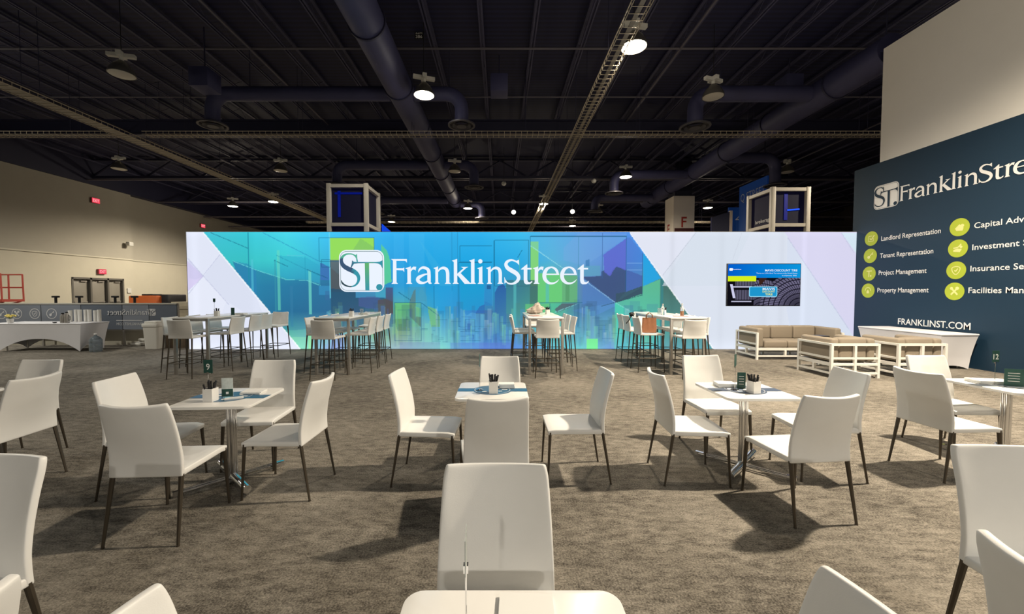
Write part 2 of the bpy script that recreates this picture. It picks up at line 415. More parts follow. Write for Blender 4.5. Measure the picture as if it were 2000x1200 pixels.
def girder(y, z0, z1, truss=False):
    g = MB()
    if not truss:
        g.b2(-24, 32, y - 0.03, y + 0.03, z0, z1); g.b2(-24, 32, y - 0.16, y + 0.16, z0 - 0.03, z0 + 0.02); g.b2(-24, 32, y - 0.16, y + 0.16, z1 - 0.02, z1 + 0.03)
    else:
        g.b2(-24, 32, y - 0.12, y + 0.12, z0, z0 + 0.14); g.b2(-24, 32, y - 0.12, y + 0.12, z1 - 0.12, z1)
        x = -24; u = True
        while x < 32:
            g.tube((x, y, z0 + 0.1 if u else z1 - 0.1), (x + 1.6, y, z1 - 0.1 if u else z0 + 0.1), 0.06, n=6, cap=False); x += 1.6; u = not u
    return g.build('roof_girder', beam_m, cl)
girder(17.7, 8.35, 8.95); girder(24, 8.25, 9.4, True); girder(31, 8.3, 9.35, True); girder(38, 8.3, 9.35, True); girder(46, 8.3, 9.35, True); girder(8.5, 9.05, 9.4)
# thin pipes across
pipe_m = mat('pipe_paint', (0.10, 0.092, 0.115), 0.6)
for (y, z, r) in ((12.4, 8.9, 0.03), (15.3, 8.85, 0.025), (17.2, 8.2, 0.03), (23.6, 8.1, 0.05), (28.5, 7.9, 0.05), (33, 7.7, 0.06), (36, 7.4, 0.06), (41, 7.6, 0.07), (44, 7.2, 0.07)):
    MB().tube((-24, y, z), (32, y, z), r, n=8).build('ceiling_pipe', pipe_m, cl)
for (x, z) in ((-7.4, 8.8), (-16.0, 8.5), (5.4, 8.9), (15.5, 8.5)):
    MB().tube((x, 2, z), (x, 50, z), 0.03, n=8).build('ceiling_pipe', pipe_m, cl)

# pillars of the hall
pil_m = mat('pillar_paint', (0.012, 0.012, 0.03), 0.7)
struct(MB().b2(10.4, 11.4, 24.3, 25.3, 0, 9.4).build('pillar', pil_m))
struct(MB().b2(16.2, 17.1, 24.3, 25.2, 0, 9.4).build('pillar', pil_m))

# ================================================================== DUCTS
def duct(x, y0, y1, z, r, label):
    t = empty('air_duct', label, 'duct', (x, y0, z), group=None)
    MB().tube((0, 0, 0), (0, y1 - y0, 0), r, n=28).build('duct_barrel', duct_m, t, smooth=True)
    cm = MB().lathe([(r + 0.002, -0.03), (r + 0.035, -0.03), (r + 0.035, 0.03), (r + 0.002, 0.03)], n=28, cap0=False, cap1=False).mesh('duct_collar', beam_m, smooth=True)
    k = 1.8
    while k < y1 - y0:
        c = link('duct_collar', cm, t, (0, k, 0)); c.rotation_euler = (R(90), 0, 0); k += 3.0
    MB().tube((0, 0.2, r), (0, 0.2, 9.4 - z), 0.015, n=6).build('hanger', beam_m, t)
    MB().tube((0, (y1 - y0) * 0.7, r), (0, (y1 - y0) * 0.7, 9.4 - z), 0.015, n=6).build('hanger', beam_m, t)
    return t
duct(-3.16, 2.0, 29, 8.0, 0.42, 'large dark round air duct running towards the lightbox above the middle tables')
duct(10.35, 10.9, 29, 8.0, 0.42, 'large dark round air duct running above the navy display wall')
def branch(x0, x1, y, z, r, zd, label, trunk_r=0.42):
    s = 1 if x1 > x0 else -1
    t = empty('branch_duct', label, 'duct', (x0, y, z))
    L = abs(x1 - x0)
    pts = [(s * (trunk_r * 0.9), 0, 0), (s * (L - 0.5), 0, 0)] + [(s * (L - 0.5 + 0.5 * math.sin(R(a))), 0, -0.5 + 0.5 * math.cos(R(a))) for a in (15, 30, 45, 60, 75, 90)] + [(s * L, 0, zd - z + 0.12)]
    MB().path(pts, r, 20).build('duct_barrel', duct_m, t, smooth=True)
    MB().tube((s * L * .8, 0, r), (s * L * .8, 0, 9.4 - z), 0.015, n=6).build('hanger', beam_m, t)
    df = MB()
    rr = r * 2.0
    df.lathe([(r, 0.12), (rr, 0.02), (rr, -0.02), (rr * 0.86, -0.02), (rr * 0.80, 0.03)], (s * L, 0, zd - z), 28, False, False)
    df.lathe([(rr * 0.68, -0.03), (rr * 0.5, 0.04)], (s * L, 0, zd - z), 28, False, False)
    df.lathe([(rr * 0.36, -0.05), (rr * 0.01, -0.05)], (s * L, 0, zd - z), 28, False, False)
    df.build('diffuser', mat('diffuser_paint', (0.05, 0.048, 0.06), 0.5), t, smooth=True)
branch(-3.16, -9.3, 13.3, 8.0, 0.22, 7.0, 'dark branch duct bending down to a round diffuser, nearest one towards the beige wall')
branch(-3.16, -1.25, 13.3, 8.0, 0.22, 7.0, 'short dark branch duct with diffuser above the middle tables, nearest row')
branch(-3.16, -8.1, 20.3, 7.9, 0.24, 6.9, 'dark branch duct towards the beige wall, second row behind the girder')
branch(-3.16, -1.3, 20.3, 7.9, 0.24, 6.8, 'short dark branch duct with diffuser, second row behind the girder')
branch(-3.16, -8.3, 27.5, 7.8, 0.24, 6.9, 'dark branch duct towards the beige wall, farthest row')
branch(-3.16, -1.3, 28.7, 7.8, 0.24, 6.8, 'short dark branch duct with diffuser, farthest row')
branch(10.35, 6.3, 13.3, 8.0, 0.24, 6.95, 'dark branch duct with diffuser above the sofas, nearest row')
branch(10.35, 6.1, 21.9, 7.9, 0.24, 6.9, 'dark branch duct with diffuser above the white end of the lightbox, second row')
branch(10.35, 12.9, 19.2, 7.9, 0.24, 6.6, 'dark branch duct bending down beside the navy display wall')
branch(10.35, 6.2, 26.8, 7.8, 0.24, 6.9, 'dark branch duct with diffuser above the white pillar cladding')
for (u, v, D, lab) in ((412, 168, 12.2, 'dark boxy unit hanging near the beige wall side of the ceiling'), (975, 178, 13.6, 'dark boxy unit hanging above the middle of the lightbox'), (1530, 178, 13.8, 'dark boxy unit hanging beside the large duct by the navy wall')):
    p = at(u, v, D); t = empty('ceiling_unit', lab, 'speaker', p)
    MB().b2(-0.28, 0.28, -0.3, 0.3, -0.25, 0.3).build('housing', duct_m, t, bevel=0.02)
    MB().tube((0, 0, 0.3), (0, 0, 9.4 - p[2]), 0.02, n=6).build('hanger', beam_m, t)

# ================================================================== CABLE TRAYS
def tray(L, label, loc, rz, w=0.36, near=0.0, keep=160, step=0.2):
    t = empty('cable_tray', label, 'cable tray', loc, rz)
    m = MB()
    for x in (-w / 2, w / 2):
        m.tube((x, 0, 0.1), (x, L, 0.1), 0.012, n=6); m.tube((x, 0, 0.0), (x, L, 0.0), 0.008, n=6)
    m.build('side_rail', tray_m, t)
    b = MB(); cw = 0.42 if w > 0.45 else 0.13; b.b2(-w * cw, w * cw, 0, L, 0.008, 0.03); b.build('cable', mat('grey_cable', (0.20, 0.18, 0.15), 0.5), t)
    rm = MB().path([(-w / 2, 0, 0.1), (-w / 2, 0, 0.0), (w / 2, 0, 0.0), (w / 2, 0, 0.1)], 0.0085, 5).mesh('rung', tray_m)
    n = int(L / step); rest = MB()
    for k in range(n):
        if abs(k - near / step) < keep / 2 or (near == 0 and k < keep): link('rung', rm, t, (0, k * step + 0.05, 0))
        else:
            for xx in (-w / 2, w / 2): rest.tube((xx, k * step + 0.05, 0), (xx, k * step + 0.05, 0.1), 0.009, n=4, cap=False)
            rest.tube((-w / 2, k * step + 0.05, 0), (w / 2, k * step + 0.05, 0), 0.009, n=4, cap=False)
    if rest.f: rest.build('small_rungs', tray_m, t)['kind'] = 'stuff'
    hm = MB().tube((0, 0, 0), (0, 0, 9.4 - loc[2]), 0.008, n=5).mesh('hanger', beam_m)
    k = 1.5
    while k < L:
        for x in (-w / 2, w / 2): link('hanger', hm, t, (x, k, 0.1))
        k += 4
    return t
tray(42, 'wire basket cable tray running from above the bright lamp to the far hall', (2.66, 4.0, 7.0), 0)
tray(38, 'wire basket cable tray running diagonally along the beige wall side', (-13.1, 6.0, 7.02), 0, w=0.5)
tray(27, 'wire basket cable tray crossing the whole ceiling between the two lengthwise trays', (14.4, 14.6, 7.16), R(90), w=0.34, near=12, keep=130)
tray(8.5, 'short wire basket cable tray branching off towards the beige wall', (-13.6, 14.6, 7.16), R(90), w=0.34)
tray(30, 'distant wire basket cable tray crossing the hall behind the truss boxes', (16, 29.5, 6.6), R(90), w=0.3, near=14, keep=60, step=0.3)

# ================================================================== LAMPS
lens_on = mat('lit_lens', (0.9, 0.9, 0.9), 0.4, emis=(1.0, 0.92, 0.70), estr=12)
lens_off = mat('unlit_lens', (0.45, 0.43, 0.38), 0.35, emis=None)
def make_lamp(on):
    t = empty('high_bay_lamp', 'x', 'lamp')
    MB().lathe([(0.29, -0.22), (0.30, -0.215), (0.275, -0.12), (0.21, 0.0), (0.12, 0.09), (0.09, 0.13), (0.07, 0.14)], n=28, cap0=False).build('reflector', reflector, t, smooth=True)
    MB().lathe([(0.28, -0.215), (0.22, -0.232), (0.1, -0.24), (0.01, -0.242)], n=28, cap0=False).build('lens', lens_on if on else lens_off, t, smooth=True)
    b = MB(); b.tube((0, 0, 0.13), (0, 0, 0.24), 0.05, n=12); b.box(0, 0, 0.28, 0.62, 0.11, 0.09, R(20)); b.box(0, 0, 0.30, 0.12, 0.30, 0.12, R(20))
    b.build('ballast_housing', lamp_white, t)
    MB().tube((0, 0, 0.34), (0, 0, 1.85), 0.01, n=6).build('cord', black_pl, t)
    return t
onL, offL = make_lamp(True), make_lamp(False)
NAMES = {0: 'lit bell-shaped high bay lamp beside the large round duct above the middle tables', 1: 'brightest lit high bay lamp hanging beside the lengthwise cable tray',
         5: 'lit high bay lamp above the white end of the lightbox', 6: 'lit high bay lamp in the distance behind the large round duct',
         7: 'lit high bay lamp in the distance under the lengthwise cable tray', 8: 'lit high bay lamp in the distance closest to the beige wall',
         9: 'lit high bay lamp in the distance beside the diagonal cable tray', 11: 'lit high bay lamp in the distance beside the white clad pillar',
         12: 'small lit high bay lamp just above the lightbox edge in the middle', 13: 'small lit high bay lamp behind the truss box near the beige wall'}
first = True
for i, (x, y, z, p, c) in enumerate(LIT):
    if i not in NAMES: continue
    if first: onL.location = (x, y, z); onL['label'] = NAMES[i]; onL['group'] = 'high bay lamps'; first = False
    else: dup(onL, (x, y, z), rnd.uniform(-0.5, 0.5), NAMES[i], 'high bay lamps')
ON_LABEL = ['unlit bell-shaped high bay lamp above the sofas', 'unlit high bay lamp high up nearest the beige wall side', 'unlit high bay lamp beyond the diagonal cable tray, closest to the beige wall',
            'unlit high bay lamp under the crossing cable tray near the truss box', 'unlit high bay lamp behind the girder beside the large duct', 'unlit high bay lamp beside the navy display wall',
            'small unlit high bay lamp behind the blue truss box', 'small unlit high bay lamp in front of the white clad pillar']
for i, (x, y) in enumerate(OFF):
    if i == 0: offL.location = (x, y, 7.5); offL['label'] = ON_LABEL[0]; offL['group'] = 'high bay lamps'
    else: dup(offL, (x, y, 7.5), rnd.uniform(-0.5, 0.5), ON_LABEL[i], 'high bay lamps')
for (u, v, D, on, lab) in ((1003, 416, 24, 1, 'small round glowing bulb above the middle of the lightbox'), (1117, 415, 24, 1, 'small round glowing bulb beside the lengthwise cable tray'),
                       (984, 361, 22, 0, 'small white spotlight hanging from the truss, over the emblem side'), (1158, 356, 22, 0, 'small white spotlight hanging from the truss beside the cable tray')):
    p = at(u, v, D); t = empty('small_spotlight', lab, 'lamp', p)
    MB().lathe([(0.02, -0.12), (0.10, -0.08), (0.13, 0), (0.10, 0.08), (0.03, 0.12)], n=16).build('bulb', lens_on if on else lamp_white, t, smooth=True)
    MB().tube((0, 0, 0.11), (0, 0, 9.4 - p[2]), 0.012, n=6).build('cord', black_pl, t)

p = at(822, 80, 12.6); t = empty('hanging_number_plate', 'tiny black plate with white characters hanging beside the large duct', 'sign', p)
MB().b2(-0.13, 0.13, 0, 0.01, -0.13, 0.13).build('plate', black_pl, t); MB().tube((0, 0.005, 0.13), (0, 0.005, 9.4 - p[2]), 0.006, n=5).build('hanger', beam_m, t)
for k, w_ in enumerate(('S2M', '386')):
    decal('lettering', text_mesh(w_, 0.2, 0.085, ink_white, 'lettering', True), (p[0] - 0.1, p[1] - 0.004, p[2] + 0.02 - 0.12 * k), (1, 0, 0), (0, 0, 1), t)
# ================================================================== LIGHTBOX
LD, LX0, LX1, LZ1 = 11.3, None, 9.9, 3.27
LX0 = (367.5 - CX) / F * LD
def sr(c): return np.array(lin(c)[:3])
def raster():
    S = 2
    W, Hh = 1310 * S, 230 * S; U0, V0 = 365.0, 455.0
    uu = U0 + (np.arange(W) + 0.5) / S; vv = V0 + (np.arange(Hh) + 0.5) / S
    img = np.zeros((Hh, W, 3))
    cols = [400, 480, 560, 640, 700, 780, 860, 940, 1020, 1080, 1140, 1200, 1260, 1320, 1400]
    rows = [455, 510, 560, 610, 650, 683]
    tb = [
     [(70,195,215),(60,200,215),(75,215,235),(68,200,248),(62,185,245),(52,175,238),(52,178,238),(50,178,238),(64,190,238),(84,175,232),(100,158,228),(88,145,228),(80,150,235),(60,150,225),(60,150,225)],
     [(60,195,200),(60,192,197),(66,208,212),(62,180,218),(62,172,222),(45,162,228),(35,168,228),(35,168,228),(48,172,228),(85,178,218),(104,155,218),(96,122,212),(58,152,228),(60,150,220),(60,150,220)],
     [(48,155,178),(48,152,182),(50,140,175),(58,120,158),(62,120,152),(42,152,212),(34,158,218),(36,156,216),(66,152,190),(100,192,142),(92,132,182),(78,104,164),(92,162,136),(80,120,110),(80,120,110)],
     [(55,150,175),(46,128,162),(45,112,148),(56,106,146),(80,110,150),(90,172,155),(48,160,216),(60,130,202),(82,168,162),(92,190,142),(82,132,182),(82,142,182),(92,192,152),(76,118,104),(76,118,104)],
     [(70,165,172),(60,160,166),(90,180,170),(118,180,190),(130,186,176),(140,180,136),(112,200,212),(72,152,216),(92,160,202),(102,200,182),(102,170,202),(112,182,212),(92,222,192),(90,192,172),(90,192,172)],
     [(80,160,165),(90,190,175),(130,225,185),(148,180,222),(150,198,205),(152,182,192),(130,212,202),(92,142,216),(92,142,216),(102,192,212),(112,202,202),(112,152,216),(112,192,216),(112,172,222),(110,160,205)]]
    T = np.array([[sr(c) for c in r] for r in tb])
    tmp = np.stack([[np.interp(uu, cols, T[r, :, k]) for k in range(3)] for r in range(len(rows))])  # rows,3,W
    for k in range(3):
        for r in range(len(rows) - 1):
            m = (vv >= rows[r]) & (vv <= rows[r + 1] + 1)
            t = ((vv[m] - rows[r]) / (rows[r + 1] - rows[r]))[:, None]
            img[m, :, k] = tmp[r, k][None] * (1 - t) + tmp[r + 1, k][None] * t
    def poly(pts, c, a=1.0, c2=None, a2=None):
        P = np.array(pts, float); u0, v0 = P.min(0); u1, v1 = P.max(0)
        i0, i1 = max(0, int((u0 - U0) * S) - 1), min(W, int((u1 - U0) * S) + 2); j0, j1 = max(0, int((v0 - V0) * S) - 1), min(Hh, int((v1 - V0) * S) + 2)
        if i1 <= i0 or j1 <= j0: return
        X, Y = np.meshgrid(uu[i0:i1], vv[j0:j1]); ins = np.zeros(X.shape, bool)
        for k in range(len(P)):
            x1, y1 = P[k]; x2, y2 = P[(k + 1) % len(P)]
            if y1 == y2: continue
            cnd = ((y1 > Y) != (y2 > Y)) & (X < (x2 - x1) * (Y - y1) / (y2 - y1) + x1); ins ^= cnd
        t = ((Y - v0) / max(v1 - v0, 1e-6))[..., None]
        ca = sr(c); cb = sr(c2) if c2 else ca; al = a * (1 - t) + (a if a2 is None else a2) * t
        sub = img[j0:j1, i0:i1]; colr = ca * (1 - t) + cb * t
        al = al * ins[..., None]; sub[:] = sub * (1 - al) + colr * al
    def rect(u0, v0, u1, v1, c, a=1.0, **k): poly([(u0, v0), (u1, v0), (u1, v1), (u0, v1)], c, a, **k)
    def line(p, q, c=(25, 95, 130), w=1.3, a=0.75):
        (x1, y1), (x2, y2) = p, q; L = math.hypot(x2 - x1, y2 - y1) or 1; nx, ny = -(y2 - y1) / L * w / 2, (x2 - x1) / L * w / 2
        poly([(x1 + nx, y1 + ny), (x2 + nx, y2 + ny), (x2 - nx, y2 - ny), (x1 - nx, y1 - ny)], c, a)
    def frame(u0, v0, u1, v1, **k):
        for p, q in (((u0, v0), (u1, v0)), ((u1, v0), (u1, v1)), ((u1, v1), (u0, v1)), ((u0, v1), (u0, v0))): line(p, q, **k)
    # soft teal glow at upper left
    # deep blue mass behind the teal sheet
    poly([(454, 511), (500, 529), (536, 540), (560, 548), (598, 549), (625, 559), (625, 514), (646, 524), (646, 640), (560, 648), (520, 640), (470, 560)], (42, 112, 158), 0.72, a2=0.35)
    poly([(458, 512), (484, 517), (500, 529), (500, 600), (458, 540)], (48, 130, 180), 0.6)
    rect(622, 560, 646, 578, (60, 150, 200), 0.6); rect(634, 570, 645, 588, (60, 110, 160), 0.6)
    poly([(625, 514), (645, 524), (645, 548), (626, 548)], (65, 115, 185), 0.8)
    line((454, 511), (500, 529), (110, 220, 220)); line((500, 529), (560, 548), (110, 220, 220)); line((560, 548), (598, 549), (110, 220, 220)); line((598, 549), (625, 559), (110, 220, 220))
    poly([(543, 500), (600, 505), (624, 520), (624, 556), (598, 547), (560, 546), (543, 538)], (50, 170, 205), 0.5)
    # left verticals
    for (u, v0, v1, w, c, a) in ((486, 456, 560, 2.5, (35, 140, 165), .8), (492, 508, 572, 5, (90, 200, 220), .45), (544, 490, 608, 6, (110, 220, 190), .5), (537, 508, 610, 3, (60, 150, 170), .5),
                                 (605, 530, 616, 5, (120, 225, 205), .6), (596, 503, 550, 2, (40, 150, 180), .6), (645, 456, 584, 2.5, (110, 215, 235), .7), (568, 560, 640, 5, (60, 130, 170), .4)):
        rect(u - w / 2, v0, u + w / 2, v1, c, a)
    line((412, 456), (486, 487)); line((514, 456), (624, 512), (45, 140, 190)); line((540, 500), (624, 540), (45, 150, 180)); line((536, 510), (562, 522)); line((600, 528), (640, 545))
    line((560, 500), (575, 501), (90, 200, 220)); line((575, 501), (594, 501), (90, 200, 220))
    # green block with its frame, grey mass behind the emblem
    rect(646, 467, 732, 509, (150, 222, 95)); poly([(705, 467), (732, 485), (732, 509), (690, 509), (690, 490)], (130, 195, 105), 0.7)
    rect(646, 509, 690, 570, (98, 108, 112), 0.95, c2=(70, 92, 104)); poly([(646, 525), (672, 545), (672, 572), (646, 572)], (85, 90, 95), 0.7)
    poly([(646, 565), (696, 570), (740, 580), (768, 590), (768, 640), (646, 640)], (44, 84, 112), 0.9, a2=0.55)
    rect(694, 571, 752, 583, (70, 145, 190), 0.85); poly([(700, 583), (735, 580), (750, 590), (750, 610), (700, 600)], (75, 95, 150), 0.7)
    poly([(745, 478), (757, 492), (763, 510), (765, 552), (745, 560)], (92, 205, 150), 0.9); rect(733, 560, 753, 582, (70, 165, 195), 0.8)
    poly([(753, 563), (768, 563), (768, 614), (753, 614)], (72, 92, 138), 0.95, c2=(84, 82, 82)); poly([(738, 588), (753, 585), (768, 592), (768, 616), (738, 616)], (86, 84, 86), 0.85)
    frame(624, 466, 732, 512); frame(628, 509, 645, 523)
    # centre blues
    for (u0, u1, a, c) in ((770, 790, .12, (90, 200, 250)), (800, 830, .16, (90, 200, 245)), (880, 897, .18, (60, 160, 215)), (848, 884, .15, (60, 170, 230))):
        rect(u0, 458, u1, 600, c, a)
    poly([(820, 470), (890, 560), (860, 560)], (80, 190, 230), 0.2); rect(796, 562, 832, 590, (70, 150, 180), 0.5)
    frame(899, 482, 962, 513); frame(897, 514, 962, 640); rect(900, 515, 947, 608, (28, 160, 210), 0.6); line((884, 456), (884, 570), (40, 140, 190)); line((895, 456), (895, 640), (40, 140, 190))
    frame(967, 471, 1034, 560); line((966, 471), (966, 620)); line((1012, 505), (1021, 490)); line((1016, 505), (1016, 560), (80, 190, 170)); line((848, 560), (848, 604)); line((1034, 471), (1034, 560), (40, 130, 160))
    # lower left skyline greens
    rect(770, 593, 823, 640, (112, 200, 96), 0.75, a2=0.2); poly([(770, 625), (800, 625), (800, 648), (775, 646)], (80, 130, 80), 0.5)
    poly([(808, 570), (812, 565), (812, 620), (823, 622), (823, 642), (800, 620), (800, 590)], (95, 120, 110), 0.7); poly([(822, 560), (834, 580), (834, 610), (812, 600)], (75, 160, 190), 0.5)
    poly([(835, 600), (852, 605), (860, 622), (860, 640), (842, 640)], (120, 190, 100), 0.7); line((823, 593), (856, 618)); frame(770, 593, 823, 668); frame(776, 607, 800, 648, a=.4)
    line((778, 572), (802, 588)); line((823, 644), (835, 644))
    # blue tower shapes
    poly([(968, 572), (974, 560), (984, 556), (990, 565), (990, 684), (968, 684)], (48, 84, 156), 0.85, a2=0.15)
    poly([(930, 612), (938, 600), (948, 596), (948, 590), (962, 596), (968, 640), (975, 684), (940, 684)], (54, 96, 168), 0.75, a2=0.1)
    rect(948, 556, 962, 608, (50, 140, 200), 0.7); rect(952, 558, 960, 566, (35, 85, 140), .8)
    poly([(900, 604), (905, 608), (912, 618), (922, 612), (936, 615), (936, 684), (900, 684)], (90, 170, 220), 0.6)
    frame(909, 626, 928, 648, a=.6); rect(913, 634, 921, 646, (55, 110, 175), .8); frame(912, 657, 926, 664, a=.5); line((900, 650), (945, 650)); line((900, 668), (940, 668))
    rect(886, 600, 893, 684, (70, 140, 150), .5)
    # centre right greens
    rect(1038, 473, 1053, 560, (135, 215, 108), 0.9); poly([(990, 548), (1052, 548), (1052, 640), (990, 640)], (62, 112, 112), 0.75, a2=0.25); rect(1004, 550, 1010, 640, (90, 190, 190), .6); rect(1036, 548, 1052, 600, (70, 110, 100), .7)
    poly([(1052, 535), (1095, 535), (1100, 548), (1100, 593), (1052, 593)], (108, 205, 122), 0.95); rect(1068, 545, 1074, 593, (90, 190, 180), .7); rect(1100, 540, 1130, 593, (105, 180, 118), 0.85); rect(1106, 552, 1114, 590, (85, 150, 105), .7)
    rect(1028, 595, 1075, 620, (105, 200, 125), .7); rect(1075, 594, 1105, 608, (80, 190, 160), .6)
    poly([(1100, 594), (1130, 594), (1116, 602), (1090, 612), (1085, 606)], (88, 100, 112), 0.9)
    # sheets on the right: lighter wedge, slate mass, violet block
    poly([(1038, 482), (1038, 463), (1225, 463), (1225, 530), (1135, 545)], (110, 190, 225), 0.22)
    poly([(1130, 458), (1225, 458), (1225, 466), (1145, 520), (1102, 510), (1102, 486)], (120, 170, 225), 0.35)
    rect(1130, 520, 1174, 541, (95, 165, 190), .6); poly([(1145, 510), (1153, 508), (1153, 522), (1145, 522)], (60, 120, 175), .7)
    poly([(1135, 542), (1176, 541), (1176, 532), (1182, 530), (1192, 541), (1200, 526), (1206, 522), (1225, 528), (1257, 540), (1257, 562), (1224, 572), (1205, 593)], (66, 86, 128), 0.95)
    poly([(1180, 499), (1225, 467), (1225, 530), (1206, 522), (1200, 530), (1194, 541), (1182, 533)], (96, 104, 206), 0.85)
    poly([(1225, 466), (1232, 466), (1257, 495), (1257, 560), (1225, 572)], (82, 120, 205), 0.55)
    poly([(1205, 592), (1257, 562), (1257, 578), (1205, 593)], (58, 84, 104), 0.95); poly([(1205, 575), (1224, 572), (1257, 560), (1257, 577), (1205, 593)], (62, 88, 104), 0.9)
    poly([(1258, 494), (1293, 545), (1258, 561)], (42, 165, 226), 0.95); poly([(1232, 458), (1238, 458), (1258, 492), (1258, 500)], (75, 150, 235), 0.8)
    poly([(1206, 593), (1258, 575), (1258, 561), (1292, 547), (1292, 684), (1260, 684), (1240, 614)], (96, 188, 146), 0.95, c2=(85, 200, 190), a2=0.5)
    poly([(1204, 593), (1245, 616), (1250, 684), (1204, 684)], (82, 215, 180), 0.85, a2=0.4)
    poly([(1293, 545), (1400, 684), (1293, 684)], (70, 104, 96), 0.95, c2=(95, 160, 160), a2=0.8); rect(1293, 548, 1299, 684, (60, 135, 140), .7)
    poly([(1139, 542), (1205, 593), (1160, 600), (1140, 596)], (84, 130, 196), 0.6); poly([(1160, 600), (1204, 593), (1204, 600), (1162, 620), (1120, 608)], (95, 150, 215), .5)
    line((1038, 482), (1105, 528), (160, 230, 235)); line((1139, 546), (1205, 593), (150, 200, 235)); line((1205, 593), (1245, 616), (140, 230, 220)); line((1085, 612), (1130, 595), (130, 220, 220)); line((1176, 600), (1257, 578), (50, 80, 100))
    frame(1037, 463, 1225, 464); line((1037, 463), (1037, 560)); line((1225, 464), (1225, 570)); line((1178, 457), (1178, 545), (60, 100, 160), w=2.4); line((1257, 495), (1257, 580), (50, 90, 120)); line((1131, 464), (1131, 600), (70, 140, 170))
    line((1226, 515), (1256, 515), (130, 180, 235)); line((1226, 529), (1256, 529), (130, 180, 235)); line((1053, 593), (1140, 593)); line((1076, 594), (1076, 612)); line((1131, 595), (1131, 640)); line((1204, 593), (1204, 684), (90, 180, 200))
    # skyline strips towards the bottom
    rs = np.random.RandomState(5)
    pal = [(140, 235, 180), (80, 140, 215), (120, 210, 235), (60, 92, 110), (150, 215, 125), (70, 104, 165), (190, 230, 235), (58, 84, 120), (84, 132, 120)]
    for k in range(60):
        u = rs.uniform(640, 1290); w = rs.uniform(6, 22); top = rs.uniform(585, 640)
        rect(u, top, u + w, 684, pal[(3, 5, 7, 8)[rs.randint(4)]], rs.uniform(.14, .34), a2=0.0)
    for k in range(330):
        u = rs.uniform(630, 1290); w = rs.uniform(1.2, 9); top = rs.uniform(598, 662); bot = rs.uniform(max(top + 12, 650), 684)
        rect(u, top, u + w, bot, pal[rs.randint(len(pal))], rs.uniform(.08, .30), a2=rs.uniform(0, .15))
    for k in range(40):
        u = rs.uniform(780, 1280); v = rs.uniform(620, 670); rect(u, v, u + rs.uniform(4, 26), v + 1, (50, 100, 140), .4)
    rect(1149, 664, 1171, 684, (125, 240, 150), .9); rect(600, 640, 606, 684, (160, 245, 150), .6); rect(560, 660, 600, 684, (150, 235, 190), .4)
    rect(646, 655, 670, 684, (150, 165, 232), .6); rect(780, 670, 860, 684, (120, 140, 190), .4); rect(880, 672, 1000, 684, (95, 120, 205), .4)
    # white ends
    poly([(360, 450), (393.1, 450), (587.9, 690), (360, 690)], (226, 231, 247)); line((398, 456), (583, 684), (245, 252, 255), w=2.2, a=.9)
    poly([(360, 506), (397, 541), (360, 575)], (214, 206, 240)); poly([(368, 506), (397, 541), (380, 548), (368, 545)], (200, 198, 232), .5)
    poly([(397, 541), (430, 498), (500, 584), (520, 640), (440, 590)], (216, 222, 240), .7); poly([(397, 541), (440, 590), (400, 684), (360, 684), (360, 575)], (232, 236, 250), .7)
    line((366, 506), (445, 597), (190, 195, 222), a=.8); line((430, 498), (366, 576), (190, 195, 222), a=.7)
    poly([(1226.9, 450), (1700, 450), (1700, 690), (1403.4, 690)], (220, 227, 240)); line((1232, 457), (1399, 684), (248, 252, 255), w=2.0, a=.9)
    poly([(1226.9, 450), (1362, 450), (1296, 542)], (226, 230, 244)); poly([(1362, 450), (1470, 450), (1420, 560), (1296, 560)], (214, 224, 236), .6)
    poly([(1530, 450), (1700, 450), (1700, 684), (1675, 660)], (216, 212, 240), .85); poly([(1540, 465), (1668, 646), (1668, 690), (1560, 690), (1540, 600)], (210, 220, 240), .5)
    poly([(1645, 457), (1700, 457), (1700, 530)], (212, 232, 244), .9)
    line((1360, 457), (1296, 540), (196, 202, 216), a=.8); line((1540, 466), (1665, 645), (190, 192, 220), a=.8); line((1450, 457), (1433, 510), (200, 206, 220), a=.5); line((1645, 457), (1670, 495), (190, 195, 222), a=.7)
    # brighter and dimmer bands painted into the backlit print, top and bottom edges brighter
    g = np.ones(uu.shape)
    for c, w, a in ((380, 8, .05), (1315, 5, -.07), (1412, 6, -.04), (1496, 8, -.04), (1573, 5, .08), (1600, 30, .02), (500, 10, .04), (1530, 6, -.05)):
        g += a * np.exp(-((uu - c) / w) ** 2)
    gv = 1 + 0.10 * np.exp(-((vv - 684) / 16) ** 2) + 0.05 * np.exp(-((vv - 455) / 7) ** 2)
    img *= g[None, :, None] * gv[:, None, None]
    return img, U0, V0, S
def graphic_grid(img, nx, ny, w, h):
    Hh, W = img.shape[:2]
    yi = (np.arange(ny) * (Hh - 1) / (ny - 1)).astype(int); xi = (np.arange(nx) * (W - 1) / (nx - 1)).astype(int)
    c = img[yi][:, xi]; n = nx * ny
    X, Y = np.meshgrid(np.linspace(0, w, nx), np.linspace(h, 0, ny))
    v = np.stack([X.ravel(), Y.ravel(), np.zeros(n)], 1)
    idx = np.arange(n).reshape(ny, nx)
    q = np.stack([idx[1:, :-1], idx[1:, 1:], idx[:-1, 1:], idx[:-1, :-1]], -1).reshape(-1, 4)
    me = bpy.data.meshes.new('printed_face')
    me.vertices.add(n); me.vertices.foreach_set('co', v.ravel())
    me.loops.add(q.size); me.loops.foreach_set('vertex_index', q.ravel())
    me.polygons.add(len(q)); me.polygons.foreach_set('loop_start', np.arange(0, q.size, 4)); me.update(calc_edges=True)
    a = me.color_attributes.new('ink', 'FLOAT_COLOR', 'POINT')
    a.data.foreach_set('color', np.concatenate([c.reshape(-1, 3), np.ones((n, 1))], 1).ravel())
    return me
img, U0, V0, S_ = raster()
LW = LX1 - LX0
lb = empty('lightbox_wall', 'long backlit fabric display wall with white ends and blue green skyline print', 'display', (LX0, LD, 0))
